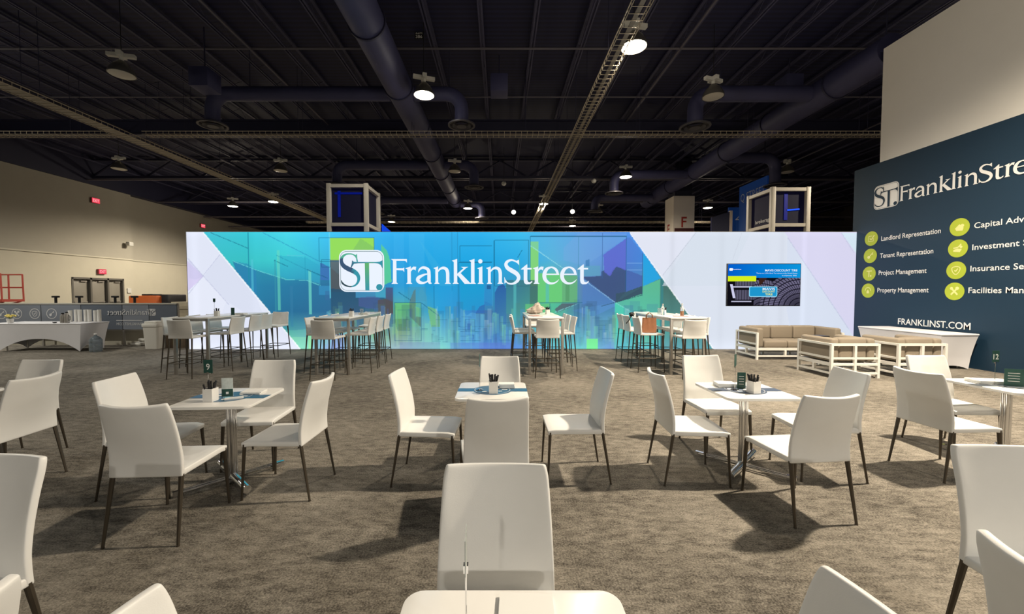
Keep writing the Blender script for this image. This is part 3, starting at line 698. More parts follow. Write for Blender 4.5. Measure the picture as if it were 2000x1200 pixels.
me = graphic_grid(img, 1180, 206, LW, LZ1); me.materials.append(print_mat('backlit_print'))
decal('printed_face', me, (LX0, LD, 0.0), (1, 0, 0), (0, 0, 1), lb)
fm = MB(); fm.b2(-0.02, LW, 0.004, 0.13, -0.0, LZ1 + 0.015); fm.build('frame', mat('aluminium_frame', (0.35, 0.35, 0.35), 0.5, 0.5), lb)
px = LD / F
em_w = emit_mat('backlit_white', (236, 244, 255)); em_l = emit_mat('backlit_line', (70, 112, 116))
wm = wordmark(); ep, er, el = emblem()
cap = 48.2 * px
X0, Z0 = at(764.5, 554.8, LD)[0], at(764.5, 554.8, LD)[2]
decal('lettering', flat_mesh('lettering', [[(x * cap, y * cap) for x, y in p] for p in wm], em_w), (X0, LD - 0.004, Z0), (1, 0, 0), (0, 0, 1), lb)['label'] = 'white flared serif lettering FranklinStreet'
es = 81.5 * px; X1, Z1 = at(663.3, 570.5, LD)[0], at(663.3, 570.5, LD)[2]
sc = lambda ps, s: [[(x * s, y * s) for x, y in p] for p in ps]
decal('emblem_plate', flat_mesh('emblem_plate', sc(ep, es), em_w), (X1, LD - 0.004, Z1), (1, 0, 0), (0, 0, 1), lb)
decal('emblem_line', flat_mesh('emblem_line', sc(er, es), em_l), (X1, LD - 0.007, Z1), (1, 0, 0), (0, 0, 1), lb)
# the letters of the emblem show the print behind: tinted per area
L2 = flat_mesh('emblem_letters', sc(el, es), print_mat('emblem_letter_print'))
a = L2.color_attributes.new('ink', 'FLOAT_COLOR', 'POINT')
for i, vtx in enumerate(L2.vertices):
    x, y = vtx.co.x / es, vtx.co.y / es
    c = (84, 178, 150) if y > 0.80 else ((62, 88, 118) if (x < 0.34 and y > 0.42) else ((50, 74, 82) if x < 0.3 else ((100, 180, 110) if (0.56 < x < 0.75 and y > 0.62) else (58, 150, 168))))
    a.data[i].color = lin(c)
decal('emblem_letters', L2, (X1, LD - 0.010, Z1), (1, 0, 0), (0, 0, 1), lb)

# television on the lightbox
def tv_raster():
    W, Hh = 420, 236; img = np.zeros((Hh, W, 3)); X, Y = np.meshgrid(np.arange(W) / W, np.arange(Hh) / Hh)
    top = Y < 0.33; t = X[..., None]
    img[:] = sr((14, 13, 20))
    img[top] = (sr((0, 92, 205)) * (1 - t) + sr((10, 150, 220)) * t)[top]
    # racks of tyres at the left
    for (v0, v1) in ((0.36, 0.52), (0.62, 0.86)):
        m = (Y > v0) & (Y < v1) & (X > 0.10) & (X < 0.36); ph = ((X * 26) % 1)
        sh_ = (0.25 + 0.75 * np.sin(ph * math.pi))[..., None] * sr((92, 90, 112)); img[m] = sh_[m]
    for (v, th) in ((0.545, 0.035), (0.90, 0.03)):
        m = (abs(Y - v) < th / 2) & (X > 0.05) & (X < 0.33); img[m] = sr((190, 190, 215))
    m = (abs(X - 0.05 - (Y - 0.5) * 0.13) < 0.018) & (Y > 0.48) & (Y < 0.82); img[m] = sr((205, 205, 235))
    # big tyres at the right: curved treads
    for (cx, cy, r0, r1, kx) in ((0.47, 1.15, 0.18, 0.80, 1.9), (1.0, 1.05, 0.0, 0.86, 1.55)):
        rr = np.sqrt(((X - cx) * kx) ** 2 + (Y - cy) ** 2); an = np.arctan2(Y - cy, (X - cx) * kx)
        m = (rr < r1) & (rr > r0) & (~top) & (X > 0.36)
        bl = ((an * 11 + rr * 6) % 1 > 0.28) & ((rr * 9) % 1 > 0.2)
        colr = np.where(bl[..., None], sr((108, 104, 132)) * (0.35 + 0.65 * np.clip(1.2 - abs(rr - 0.62) * 2.6, 0, 1))[..., None], sr((24, 22, 36)))
        img[m] = colr[m]
    m = (Y > 0.33) & (X > 0.43) & (X < 0.55) & (Y < 0.5) & (X + (Y - 0.33) * 0.5 < 0.54); img[m] = sr((58, 34, 28))
    m = (X < 0.39) & (Y > 0.285) & (Y < 0.415); img[m] = sr((214, 240, 30))
    return img
tvD = LD - 0.10
c0 = at(1421, 516.5, tvD); c1 = at(1562, 597, tvD)
tw, th_ = c1[0] - c0[0], c0[2] - c1[2]
tv = empty('television', 'wide flat television showing a tyre slide, mounted on the lightbox', 'television', (c0[0], tvD, c1[2]))
MB().b2(-0.02, tw + 0.02, 0.006, 0.06, -0.02, th_ + 0.02).build('bezel', black_pl, tv, bevel=0.006)
MB().b2(tw * .3, tw * .7, 0.06, 0.09, 0.3, th_ - 0.3).build('wall_bracket', black_pl, tv)
me = graphic_grid(tv_raster(), 420, 236, tw, th_); me.materials.append(print_mat('screen_picture'))
decal('screen', me, (c0[0], tvD, c1[2]), (1, 0, 0), (0, 0, 1), tv)
def tvt(txt, x0, x1, yb, h, m, bold=True, w=None):
    decal('screen_lettering', text_mesh(txt, (x1 - x0) * tw, h * th_, m, 'screen_lettering', bold), (c0[0] + x0 * tw, tvD - 0.003, c1[2] + yb * th_), (1, 0, 0), (0, 0, 1), tv)
sw = emit_mat('screen_white', (245, 250, 255)); sk = emit_mat('screen_olive', (90, 120, 20)); scy = emit_mat('screen_cyan', (150, 225, 250)); scb = emit_mat('screen_badge_blue', (30, 150, 205)); sye = emit_mat('screen_yellow', (240, 240, 110))
tvt('MAVIS DISCOUNT TIRE', 0.51, 0.955, 0.825, 0.052, sw)
tvt('There are 1,276 Mavis Tire stores in the United States', 0.39, 0.955, 0.77, 0.026, sw, False)
tvt('as of January 2025', 0.745, 0.945, 0.715, 0.026, sw, False)
tvt('FranklinStreet', 0.065, 0.18, 0.862, 0.026, sw)
decal('screen_emblem', flat_mesh('screen_emblem', [rrect(0.05 * tw, 0.045 * th_ * 1.3, 0.02, 4)], sw), (c0[0] + 0.04 * tw, tvD - 0.003, c1[2] + 0.872 * th_), (1, 0, 0), (0, 0, 1), tv)
bw, bh = 0.39 * tw, 0.25 * th_
decal('screen_badge', flat_mesh('screen_badge', [rrect(bw, bh, 0.04, 4)], scy), (c0[0] + 0.49 * tw, tvD - 0.003, c1[2] + 0.335 * th_), (1, 0, 0), (0, 0, 1), tv)
decal('screen_badge', flat_mesh('screen_badge', [rrect(bw - 0.035, bh - 0.035, 0.03, 4)], scb), (c0[0] + 0.49 * tw, tvD - 0.005, c1[2] + 0.335 * th_), (1, 0, 0), (0, 0, 1), tv)
def tvb(txt, x0, x1, yb, h, m):
    decal('screen_lettering', text_mesh(txt, (x1 - x0) * tw, h * th_, m, 'screen_lettering', True), (c0[0] + x0 * tw, tvD - 0.007, c1[2] + yb * th_), (1, 0, 0), (0, 0, 1), tv)
tvb('MAVIS', 0.48, 0.65, 0.375, 0.055, sw); tvb('DISCOUNT', 0.48, 0.65, 0.315, 0.045, sye); tvb('TIRE', 0.515, 0.62, 0.245, 0.05, sye)

# ================================================================== NAVY DISPLAY WALL
WX = 9.9
nw = empty('navy_display_wall', 'tall navy display wall printed with white lettering and lime icons', 'display wall', (WX, 0, 0))
MB().b2(0, 0.25, -1.0, 11.43, 0, 4.98).build('panel', navy, nw)
def wallp(u, v):
    D = WX * F / (u - CX); return D, H - (v - VH) * D / F
def wtext(txt, y, z, w, h, dx=0.004, bold=True):
    return decal('lettering', text_mesh(txt, w, h, ink_white, 'lettering', bold), (WX - dx, y, z), (0, -1, 0), (0, 0, 1), nw)
y0, z0 = wallp(1701, 413); es2 = 0.615
decal('emblem_plate', flat_mesh('emblem_plate', sc(ep, es2), ink_white), (WX - 0.004, y0, z0), (0, -1, 0), (0, 0, 1), nw)
decal('emblem_line', flat_mesh('emblem_line', sc(er, es2), navy), (WX - 0.007, y0, z0), (0, -1, 0), (0, 0, 1), nw)
decal('emblem_letters', flat_mesh('emblem_letters', sc(el, es2), navy), (WX - 0.010, y0, z0), (0, -1, 0), (0, 0, 1), nw)
y1, z1 = wallp(1750, 395.4); cap2 = 0.365
decal('lettering', flat_mesh('lettering', [[(x * cap2, y * cap2) for x, y in p] for p in wm], ink_white), (WX - 0.004, y1, z1), (0, -1, 0), (0, 0, 1), nw)['label'] = 'white flared serif lettering FranklinStreet'
def icon(kind):
    s = []
    if kind == 0: s = stroke([(-8, -8, 2), (-8, 7, 2)]) + stroke([(-8, -8, 2), (7, -8, 2)]) + stroke([(7, -8, 2), (7, 1, 2)]) + stroke([(-8, 7, 2), (3, 7, 2)]) + stroke([(-4, 1, 3), (0, -4, 3)]) + stroke([(0, -4, 3), (10, 9, 3)])
    if kind == 1: s = stroke([(-1, -1, 2.5), (9, 9, 2.5)]) + stroke([(6, 6, 2.5), (9, 3, 2.5)]) + [circle(-4, -4, 4.5)]
    if kind == 2: s = [[(-1.5, -10), (1.5, -10), (1.5, 8), (-1.5, 8)], [(-8, 6), (9, 6), (9, 9), (-8, 9)]] + [[(4, -9), (8, -9), (8, -4), (4, -4)]]
    if kind == 3: s = stroke([(-9, -1, 2), (-6, 7, 2), (0, 9, 2), (6, 7, 2), (9, -1, 2)]) + [[(-4, -8), (4, -8), (4, -2), (0, 3), (-4, -2)]]
    if kind == 4: s = [[(-9, -2), (0, 7), (9, -2), (7, -9), (-6, -8)], circle(6, 3, 4)]
    if kind == 5: s = [[(-9, -7), (5, -9), (9, -2), (0, 0), (-9, -3)]] + stroke([(-9, 1, 3), (1, 3, 3), (7, 10, 3)]) + [circle(7, 3, 3)]
    if kind == 6: s = stroke([(0, 9, 2), (8, 6, 2), (7, -3, 2), (0, -10, 2), (-7, -3, 2), (-8, 6, 2), (0, 9, 2)]) + stroke([(-3, 0, 2.4), (-0.5, -3, 2.4)]) + stroke([(-0.5, -3, 2.4), (4, 4, 2.4)])
    if kind == 7: s = stroke([(-7, -8, 4), (7, 8, 4)]) + stroke([(7, -8, 4), (-7, 8, 4)]) + [circle(6, 7, 4), circle(-6, 7, 3.5)]
    return [[(x * 0.0092, y * 0.0092) for x, y in p] for p in s]
def disc(u, v, kind):
    y, z = wallp(u, v)
    d = decal('icon_disc', flat_mesh('icon_disc', [circle(0, 0, 0.192, 40)], ink_lime), (WX - 0.004, y, z), (0, -1, 0), (0, 0, 1), nw)
    g = decal('icon_symbol', flat_mesh('icon_symbol', icon(kind), ink_pale), (WX - 0.008, y, z), (0, -1, 0), (0, 0, 1), nw)
for k, (v, txt, vb) in enumerate(((467, 'Landlord Representation', 471.5), (500.4, 'Tenant Representation', 504.6), (535, 'Project Management', 537.6), (568, 'Property Management', 571.3))):
    disc(1698 - k, v, k)
    yy_, zz_ = wallp(1717.5 - k * 1.4, vb); wtext(txt, yy_, zz_, (1.42, 1.30, 1.19, 1.27)[k], 0.118)
for k, (v, txt, vb, w) in enumerate(((445, 'Capital Advisory', 447.3, 1.15), (486, 'Investment Sales', 489.2, 1.16), (528.4, 'Insurance Services', 530.5, 1.28), (569.4, 'Facilities Management', 572.6, 1.5))):
    disc(1868.5 - k * 1.6, v, 4 + k)
    yy_, zz_ = wallp(1897 - k * 2, vb); wtext(txt, yy_, zz_, w, 0.118)
yy_, zz_ = wallp(1755.6, 633.6); wtext('FRANKLINST.COM', yy_, zz_, 1.555, 0.15, bold=True)
ww = empty('white_tower_panel', 'plain warm white panel rising above the navy display wall', 'wall panel', (WX, 0, 4.98))
MB().b2(0.0, 0.3, -1.0, 10.68, 0.0, 2.9).build('panel', wall_white, ww)

# ================================================================== CHAIRS
def back_sheet(z0, z1, prof, wfn, nx=10, nz=12):
    def fn(a, b):
        z = z0 + (z1 - z0) * b; w = wfn(b); x = (a * 2 - 1) * w
        yb = np.interp(z, [p[0] for p in prof], [p[1] for p in prof])
        amp = 0.042 * min(1, max(0, (b - 0.05) / 0.6)); bow = amp * (1 - (x / w) ** 2)
        zz = z - 0.012 * (1 - (x / w) ** 2) * b * b
        return (x, yb - bow + amp * 0.35, zz)
    return MB().grid(fn, nx, nz)
def seat_slab(w0, w1, y0, y1, zt, th):
    mb = MB(); nx, ny = 8, 8
    def top(a, b):
        y = y0 + (y1 - y0) * b; w = w0 + (w1 - w0) * b; x = (a * 2 - 1) * w
        dip = -0.010 * math.sin(math.pi * a) * math.sin(math.pi * min(1, b * 1.0)) ; lip = -0.012 * max(0, (b - 0.8) / 0.2) ** 2
        return (x, y, zt - 0.004 + dip + lip)
    return MB().grid(top, nx, ny)
def make_seating(name, cat, zs, ztop, zb, hw_t, hw_b, prof, foot_y_r, foot_y_f, foot_x, ring):
    t = empty(name, 'x', cat)
    bs = back_sheet(zb, ztop, prof, lambda b: (hw_b + (hw_t - hw_b) * b ** 1.4) * (1 - 0.0 * b) - (0.008 if b > 0.97 else 0))
    link('backrest', bake(bs, 'backrest', leather, [('SOLIDIFY', dict(thickness=0.030, offset=0.0)), ('BEVEL', dict(width=0.009, segments=2, limit_method='ANGLE', angle_limit=R(50))), ('SUBSURF', dict(levels=1, render_levels=1))]), t)
    ss = seat_slab(hw_b - 0.004, hw_b - 0.003, -0.222, 0.236, zs, 0.04)
    link('seat', bake(ss, 'seat', leather, [('SOLIDIFY', dict(thickness=0.040, offset=1.0 if False else -1.0)), ('BEVEL', dict(width=0.008, segments=2, limit_method='ANGLE', angle_limit=R(50)))]), t)
    zt = zb + 0.015
    for sx in (-1, 1):
        for (yt, yf) in ((-0.222, foot_y_r), (0.214, foot_y_f)):
            m = MB()
            x0, x1 = sx * (hw_b - 0.016), sx * foot_x
            m.tube((x0, yt, zt), (x1, yf, 0.006), 0.0165, 0.0095, n=8, flat=0.8)
            m.tube((x1, yf, 0.0), (x1, yf, 0.008), 0.0105, n=8)
            m.build('leg', bronze, t, smooth=True)
    if ring:
        z = 0.285; k = 1 - z / zt
        xr = (hw_b - 0.016) + (foot_x - hw_b + 0.016) * k
        yr = -0.222 + (foot_y_r + 0.222) * k; yf = 0.214 + (foot_y_f - 0.214) * k
        for p, q in (((-xr, yf, z), (xr, yf, z)), ((-xr, yr, z), (-xr, yf, z)), ((xr, yr, z), (xr, yf, z)), ((-xr, yr, z), (xr, yr, z))):
            MB().tube(p, q, 0.0085, n=8).build('footrest_bar', bronze, t, smooth=True)
    return t
chair0 = make_seating('dining_chair', 'chair', 0.462, 0.914, 0.418, 0.205, 0.226,
                      [(0.41, -0.226), (0.47, -0.222), (0.55, -0.226), (0.65, -0.244), (0.78, -0.278), (0.914, -0.318)], -0.291, 0.235, 0.226, False)
stool0 = make_seating('bar_stool', 'stool', 0.785, 1.10, 0.74, 0.208, 0.220,
                      [(0.73, -0.226), (0.80, -0.222), (0.9, -0.236), (1.0, -0.256), (1.10, -0.282)], -0.285, 0.235, 0.232, True)
CH = [
 (-2.271, 2.770, 3, 'white dining chair seen from behind at the cafe table with the pale table tent'),
 (-2.821, 3.287, -85, 'white dining chair turned to the pale table tent, half hidden behind the near chair'),
 (-2.27, 3.785, 184, 'white dining chair facing us behind the cafe table with the pale table tent'),
 (-1.747, 3.273, 89, 'white dining chair facing the pale table tent from the lightbox emblem side'),
 (-0.594, 3.474, -93, 'white dining chair seen side-on, facing right to the middle blue-banded table'),
 (0.631, 3.541, 90, 'white dining chair seen side-on, facing left to the middle blue-banded table'),
 (-0.005, 4.02, 180, 'white dining chair behind the middle blue-banded table, only its back showing'),
 (-0.057, 2.925, 8, 'white dining chair in front of the middle blue-banded table, back towards us'),
 (-0.017, 1.287, 180, 'large close white dining chair facing us behind the nearest tabletop'),
 (1.661, 3.493, -93, 'white dining chair facing the pen box table from the middle table side'),
 (2.207, 4.10, 183, 'white dining chair facing us behind the table with the dark green table tent'),
 (2.793, 3.568, 86, 'white dining chair facing left behind the near chair at the pen box table'),
 (2.200, 2.996, 5, 'white dining chair with its back to us at the pen box table'),
 (3.993, 3.577, -86, 'white dining chair facing right to the table with the number 12 card'),
 (4.64, 4.10, 178, 'white dining chair facing us behind the table with the number 12 card'),
 (-4.139, 3.301, 94, 'white dining chair facing left near the left frame edge, nearer of the pair'),
 (-4.673, 3.808, 181, 'white dining chair facing us near the left frame edge, behind another chair'),
 (-2.130, 1.381, 175, 'large close white dining chair facing us, cut by the left frame edge'),
 (-0.509, 0.733, -91, 'white chair of which only a rounded top corner shows left of the nearest tabletop'),
 (0.516, 0.796, 91, 'white chair of which only a pointed top corner shows right of the nearest tabletop'),
 (2.221, 1.486, 176, 'large close white dining chair facing us, cut by the right frame edge'),
 (1.699, 0.951, -91, 'grey-shaded white chair corner overlapping the large chair at the right frame edge'),
 (-1.519, 0.820, 81, 'white chair corner showing in the bottom left corner under the large chair'),
]
for i, (x, y, a, lab) in enumerate(CH):
    if i == 0: chair0.location = (x, y, 0); chair0.rotation_euler = (0, 0, R(a)); chair0['label'] = lab; chair0['group'] = 'white dining chairs'
    else: dup(chair0, (x, y, 0), R(a), lab, 'white dining chairs')

TB = [(-5.96, 'the bar table nearest the waste bin'), (-3.24, 'the bar table in front of the emblem'), (0.885, 'the bar table with the beige jacket'), (3.62, 'the bar table with the juice bottle')]
ST = []
for k, (x, nm) in enumerate(TB):
    L = {0: [(-5.90, 7.66, 1), (-6.46, 8.22, -90), (-6.46, 8.85, -90), (-6.46, 9.45, -91), (-5.68, 8.36, 88), (-5.68, 8.98, 90), (-5.70, 9.44, 90), (-5.66, 10.12, 176)],
         1: [(-3.20, 7.54, -3), (-3.58, 8.15, -92), (-3.57, 8.77, -90), (-3.57, 9.38, -90), (-2.84, 8.18, 92), (-2.86, 8.80, 90), (-2.88, 9.42, 91), (-3.28, 10.15, 182)],
         2: [(0.885, 7.74, 0), (0.50, 8.48, -88), (0.52, 9.1, -90), (1.27, 8.36, 91), (1.25, 8.92, 90), (1.25, 9.45, 90), (0.86, 10.15, 180)],
         3: [(3.56, 7.64, 2), (3.02, 8.20, -90), (3.04, 8.95, -90), (3.06, 9.45, -92), (3.90, 8.22, 90), (3.90, 8.85, 92), (3.92, 9.43, 90), (3.66, 10.15, 183)]}[k]
    for (sx, sy, a) in L:
        if abs(a) < 10: w = 'white bar stool at the near end of ' + nm
        elif a > 150: w = 'white bar stool at the far end of ' + nm
        elif a < 0: w = '%s white stool, %s side of ' % (('first' if sy < 8.55 else 'second' if sy < 9.2 else 'third'), 'left-hand') + nm
        else: w = '%s white stool, %s side of ' % (('first' if sy < 8.55 else 'second' if sy < 9.2 else 'third'), 'right-hand') + nm
        ST.append((sx, sy, a, w))
for i, (x, y, a, lab) in enumerate(ST):
    if i == 0: stool0.location = (x, y, 0); stool0.rotation_euler = (0, 0, R(a)); stool0['label'] = lab; stool0['group'] = 'white bar stools'
    else: dup(stool0, (x, y, 0), R(a), lab, 'white bar stools')

# ================================================================== TABLES
def make_cafe():
    t = empty('cafe_table', 'x', 'table')
    MB().prism(rrect(0.62, 0.62, 0.055, 6), 0.697, 0.72).build('tabletop', lam_white, t, bevel=0.004)
    c = MB()
    for a in (45, 135, 225, 315): c.tube((0.022 * math.cos(R(a)), 0.022 * math.sin(R(a)), 0.05), (0.022 * math.cos(R(a)), 0.022 * math.sin(R(a)), 0.697), 0.016, n=14)
    c.build('column', chrome, t, smooth=True)['kind'] = 'thing'
    MB().box(0, 0, 0.69, 0.3, 0.3, 0.012).build('mounting_plate', steel, t)
    d = math.sqrt(.5)
    MB().tube((0.37 * d, 0.37 * d, 0.045), (-0.37 * d, -0.37 * d, 0.045), 0.032, n=18).build('foot_bar', chrome, t, smooth=True)
    for s in (-1, 1):
        o = Vector((d, d, 0)) * 0.02 * s
        MB().tube(Vector((-0.37 * d, 0.37 * d, 0.035)) + o, Vector((0.37 * d, -0.37 * d, 0.035)) + o, 0.012, n=10).build('foot_rail', chrome, t, smooth=True)
    e = MB()
    e.box(-0.37 * d, 0.37 * d, 0.025, 0.03, 0.07, 0.05, R(45)); e.build('foot_end', chrome, t)
    e = MB(); e.box(0.37 * d, -0.37 * d, 0.025, 0.03, 0.07, 0.05, R(45)); e.build('foot_end', chrome, t)
    return t
cafe0 = make_cafe(); CTO = []
CT = [(-2.27, 3.38, 0, 'white square cafe table with chrome cross base and pale table tent'),
      (-0.07, 3.61, 0, 'white square cafe table with a blue band and disc, in the middle between side-on chairs'),
      (2.20, 3.62, 0, 'white square cafe table carrying a white pen box and a dark green table tent'),
      (4.80, 3.80, 0, 'white square cafe table with the number 12 card at the right frame edge'),
      (0.035, 0.855, 0, 'nearest white tabletop with rounded corners at the bottom edge of the photo'),
      (-4.86, 3.40, 0, 'white cafe table at the left frame edge, mostly hidden by chairs')]
for i, (x, y, a, lab) in enumerate(CT):
    if i == 0: t = cafe0; t.location = (x, y, 0); t.rotation_euler = (0, 0, R(-87)); t['label'] = lab; t['group'] = 'white cafe tables'
    else: t = dup(cafe0, (x, y, 0), a, lab, 'white cafe tables')
    CTO.append(t)
for i, (x, y, a, lab) in enumerate(CT[:4]):
        t = CTO[i]
        flat = flat_mesh('blue_band', [[(-0.31, -0.058), (0.31, -0.058), (0.31, 0.058), (-0.31, 0.058)], circle(0, 0, 0.175, 40)], (table_blue, table_blue, mat('slate_sticker', lin((70, 84, 104)), 0.4), mat('dark_slate_sticker', lin((58, 66, 74)), 0.4))[i] if i > 1 else table_blue)
        decal('blue_band', flat, (x, y, 0.7212), (1, 0, 0), (0, 1, 0), t)
        ic = [circle(-0.115, 0.02, 0.024, 16), circle(0.0, -0.09, 0.02, 12)] + [rrect(0.05, 0.022, 0.006, 2, 0.11, 0.01), rrect(0.04, 0.02, 0.006, 2, -0.07, -0.06), rrect(0.03, 0.02, 0.006, 2, 0.055, 0.05), rrect(0.034, 0.016, 0.004, 2, 0.07, -0.05)]
        rg = stroke([(0.158 * math.cos(R(g)), 0.158 * math.sin(R(g)), 0) for g in range(0, 361, 15)], 1)
        rg = []
        for g in range(0, 360, 9):
            a0, a1 = R(g), R(g + 9); rg.append([(0.160 * math.cos(a0), 0.160 * math.sin(a0)), (0.160 * math.cos(a1), 0.160 * math.sin(a1)), (0.157 * math.cos(a1), 0.157 * math.sin(a1)), (0.157 * math.cos(a0), 0.157 * math.sin(a0))])
        decal('sticker_symbols', flat_mesh('sticker_symbols', ic + rg, ink_white), (x, y, 0.7222), (1, 0, 0), (0, 1, 0), t)
def make_bar():
    t = empty('bar_table', 'x', 'table')
    MB().b2(-0.345, 0.345, -1.02, 1.02, 1.085, 1.11).build('tabletop', lam_white, t, bevel=0.003)
    for s in (-1, 1):
        MB().b2(s * 0.32 - 0.015, s * 0.32 + 0.015, -0.95, 0.95, 1.04, 1.085).build('apron', steel, t)
        MB().b2(-0.3, 0.3, s * 0.99 - 0.015, s * 0.99 + 0.015, 1.04, 1.085).build('apron', steel, t)
        for q in (-1, 1):
            MB().b2(s * 0.315 - 0.025, s * 0.315 + 0.025, q * 0.985 - 0.025, q * 0.985 + 0.025, 0, 1.085).build('leg', steel, t, bevel=0.003)
    return t
bar0 = make_bar()
BL = ['tall white bar table near the waste bin, with a pen box and dark menu', 'tall white bar table in front of the emblem, with a white pen box and glass',
      'tall white bar table carrying a crumpled beige jacket', 'tall white bar table carrying bottles, nearest the television']
for i, (x, _) in enumerate(TB):
    if i == 0: bar0.location = (x, 8.77, 0); bar0['label'] = BL[0]; bar0['group'] = 'tall bar tables'
    else: dup(bar0, (x, 8.77, 0), 0, BL[i], 'tall bar tables')

# ------------------------------------------------------------------ table-top objects
def make_penbox():
    t = empty('pen_box', 'x', 'pen holder')
    b = MB()
    o, w, h = 0.038, 0.003, 0.105
    b.b2(-o, o, -o, o, 0, 0.006); b.b2(-o, o, -o, -o + w, 0.006, h); b.b2(-o, o, o - w, o, 0.006, h); b.b2(-o, -o + w, -o + w, o - w, 0.006, h); b.b2(o - w, o, -o + w, o - w, 0.006, h)
    b.build('box', lam_white, t)
    rr = random.Random(3)
    for k in range(12):
        x, y = rr.uniform(-0.022, 0.022), rr.uniform(-0.022, 0.022)
        tx, ty = x * 1.7 + rr.uniform(-.008, .008), y * 1.7 + rr.uniform(-.008, .008)
        z = rr.uniform(0.135, 0.168)
        MB().tube((x * .6, y * .6, 0.007), (tx, ty, z), 0.0068, n=8).build('pen', black_pl, t, smooth=True)
    return t
pb0 = make_penbox()
def on_table(u, v, zt): D = (H - zt) * F / (v - VH); return ((u - CX) / F * D, D, zt)
PB = [((-2.34, 3.24, 0.7213), 'white box crowded with black pens beside the pale table tent'), ((-0.06, 3.50, 0.7226), 'white box of black pens in the centre of the blue band'),
      ((2.21, 3.50, 0.7226), 'white box of black pens beside the dark green table tent'), ((-5.60 - .22, 8.3, 1.111), 'pale pen box on the bar table nearest the waste bin'),
      ((-3.02, 8.20, 1.111), 'white pen box on the bar table in front of the emblem'), ((1.05, 8.95, 1.111), 'white pen box beside the beige jacket'), ((3.55, 8.75, 1.111), 'white cup of pens behind the juice bottle on the bar table')]
for i, (p, lab) in enumerate(PB):
    if i == 0: pb0.location = p; pb0['label'] = lab; pb0['group'] = 'pen boxes'
    else: dup(pb0, p, rnd.uniform(-.3, .3), lab, 'pen boxes')
def tent(p, rz, m, lab, w=0.075, h=0.15, extra=None):
    t = empty('table_tent', lab, 'sign holder', p, rz)
    MB().b2(-w / 2, w / 2, -0.0015, 0.0015, 0.006, h).build('card', m, t)
    MB().prism(rrect(w * 0.9, 0.05, 0.008, 3), 0, 0.006).build('holder_base', glass, t)
    if extra: extra(t, w, h)
    return t
pale_card = mat('pale_card', (0.62, 0.68, 0.66), 0.4, noise=0.2, nscale=60)
def lines(t, w, h, m=ink_white, n=4):
    for k in range(n): MB().b2(-w * .32, w * .28, -0.0025, -0.0018, h * (0.3 + 0.15 * k), h * (0.3 + 0.15 * k) + 0.004).build('card_print', m, t)
def teal_foot(t, w, h): MB().b2(-w / 2, w / 2, -0.0028, -0.0018, 0.006, h * .42).build('card_print', card_green, t); MB().b2(-.01, .01, -0.0035, -0.003, h * .15, h * .27).build('card_print', ink_white, t)
tent((-2.285, 3.36, 0.7226), R(12), pale_card, 'pale table tent with dark green lower half', 0.085, 0.16, teal_foot)
tent((2.175, 3.62, 0.7226), R(-8), card_green, 'dark green table tent standing beside the pen box', 0.07, 0.155, lines)
tent((4.76, 3.72, 0.7226), R(-25), card_green, 'dark green table tent on the table with the number 12 card', 0.13, 0.165, lines)
tent((-5.66, 8.55, 1.111), 0, card_green, 'small dark green menu on the bar table nearest the waste bin', 0.075, 0.16)
def number(p, hgt, txt, rz, lab, w=0.075, ch=0.11, cm=None):
    t = empty('number_stand', lab, 'table number', p, rz)
    MB().lathe([(0.035, 0), (0.035, 0.004), (0.01, 0.008)], n=20).build('stand_base', chrome, t, smooth=True)
    MB().tube((0, 0, 0.006), (0, 0, hgt), 0.0022, n=6).build('rod', chrome, t)
    MB().b2(-0.008, 0.008, -0.006, 0.006, hgt, hgt + 0.02).build('clip', chrome, t)
    c = MB().b2(-w / 2, w / 2, -0.001, 0.001, hgt + 0.012, hgt + 0.012 + ch).build('card', cm or card_green, t)
    if txt:
        tm = text_mesh(txt, (0.030 if len(txt) == 1 else 0.055), 0.05, ink_white, 'number_print', True)
        o = link('number_print', tm, t, (-(0.015 if len(txt) == 1 else 0.028), -0.002, hgt + 0.04)); o.rotation_euler = (R(90), 0, 0)
    return t
number((-2.42, 3.33, 0.7226), 0.195, '9', 0, 'thin wire stand with the number 9 card')
number((2.105, 3.60, 0.7226), 0.20, '', R(48), 'thin wire stand with a narrow green card on the pen box table')
number((4.705, 3.82, 0.7226), 0.20, '12', R(5), 'wire stand with the green number 12 card')
number((-0.185, 3.60, 0.7226), 0.20, '', R(88), 'thin wire number stand seen edge-on at the middle blue-banded table')
number((-0.087, 1.0, 0.7213), 0.17, '', R(92), 'chrome wire number stand seen edge-on on the nearest tabletop', ch=0.09, cm=mat('grey_clear_card', (0.35, 0.38, 0.36), 0.3))
number((-5.80, 8.2, 1.111), 0.28, '', 0, 'thin wire stand with a small dark card on the bar table nearest the waste bin', 0.05, 0.07)
paper = mat('white_paper', (0.78, 0.78, 0.75), 0.6)
def stack(p, w, d, h, rz, lab, n=3, name='leaflet_stack', cat='paper'):
    t = empty(name, lab, cat, p, rz); rr = random.Random(int(abs(p[0]) * 100))
    for k in range(n):
        MB().box(rr.uniform(-.004, .004), rr.uniform(-.004, .004), h * (k + .5) / n, w, d, h / n * .96, R(rr.uniform(-3, 3))).build('sheet_bundle', paper, t)
    return t
stack((-2.15, 3.50, 0.7226), 0.17, 0.12, 0.018, R(5), 'grey white leaflets lying behind the pale table tent')
MB().box(0, 0, 0.006, 0.035, 0.13, 0.012).build('pen_tray', paper, loc=(-2.19, 3.30, 0.7226), rz=R(-60))
tag(bpy.data.objects['pen_tray'], 'small white folded card lying beside the pale table tent', 'card')
stack((0.06, 3.70, 0.7226), 0.14, 0.10, 0.04, 0, 'white napkin box behind the pen box on the blue band', 2, 'napkin_box', 'napkin holder')
stack((2.10, 3.75, 0.7226), 0.16, 0.13, 0.035, R(-6), 'low white napkin box behind the dark green table tent', 2, 'napkin_box', 'napkin holder')
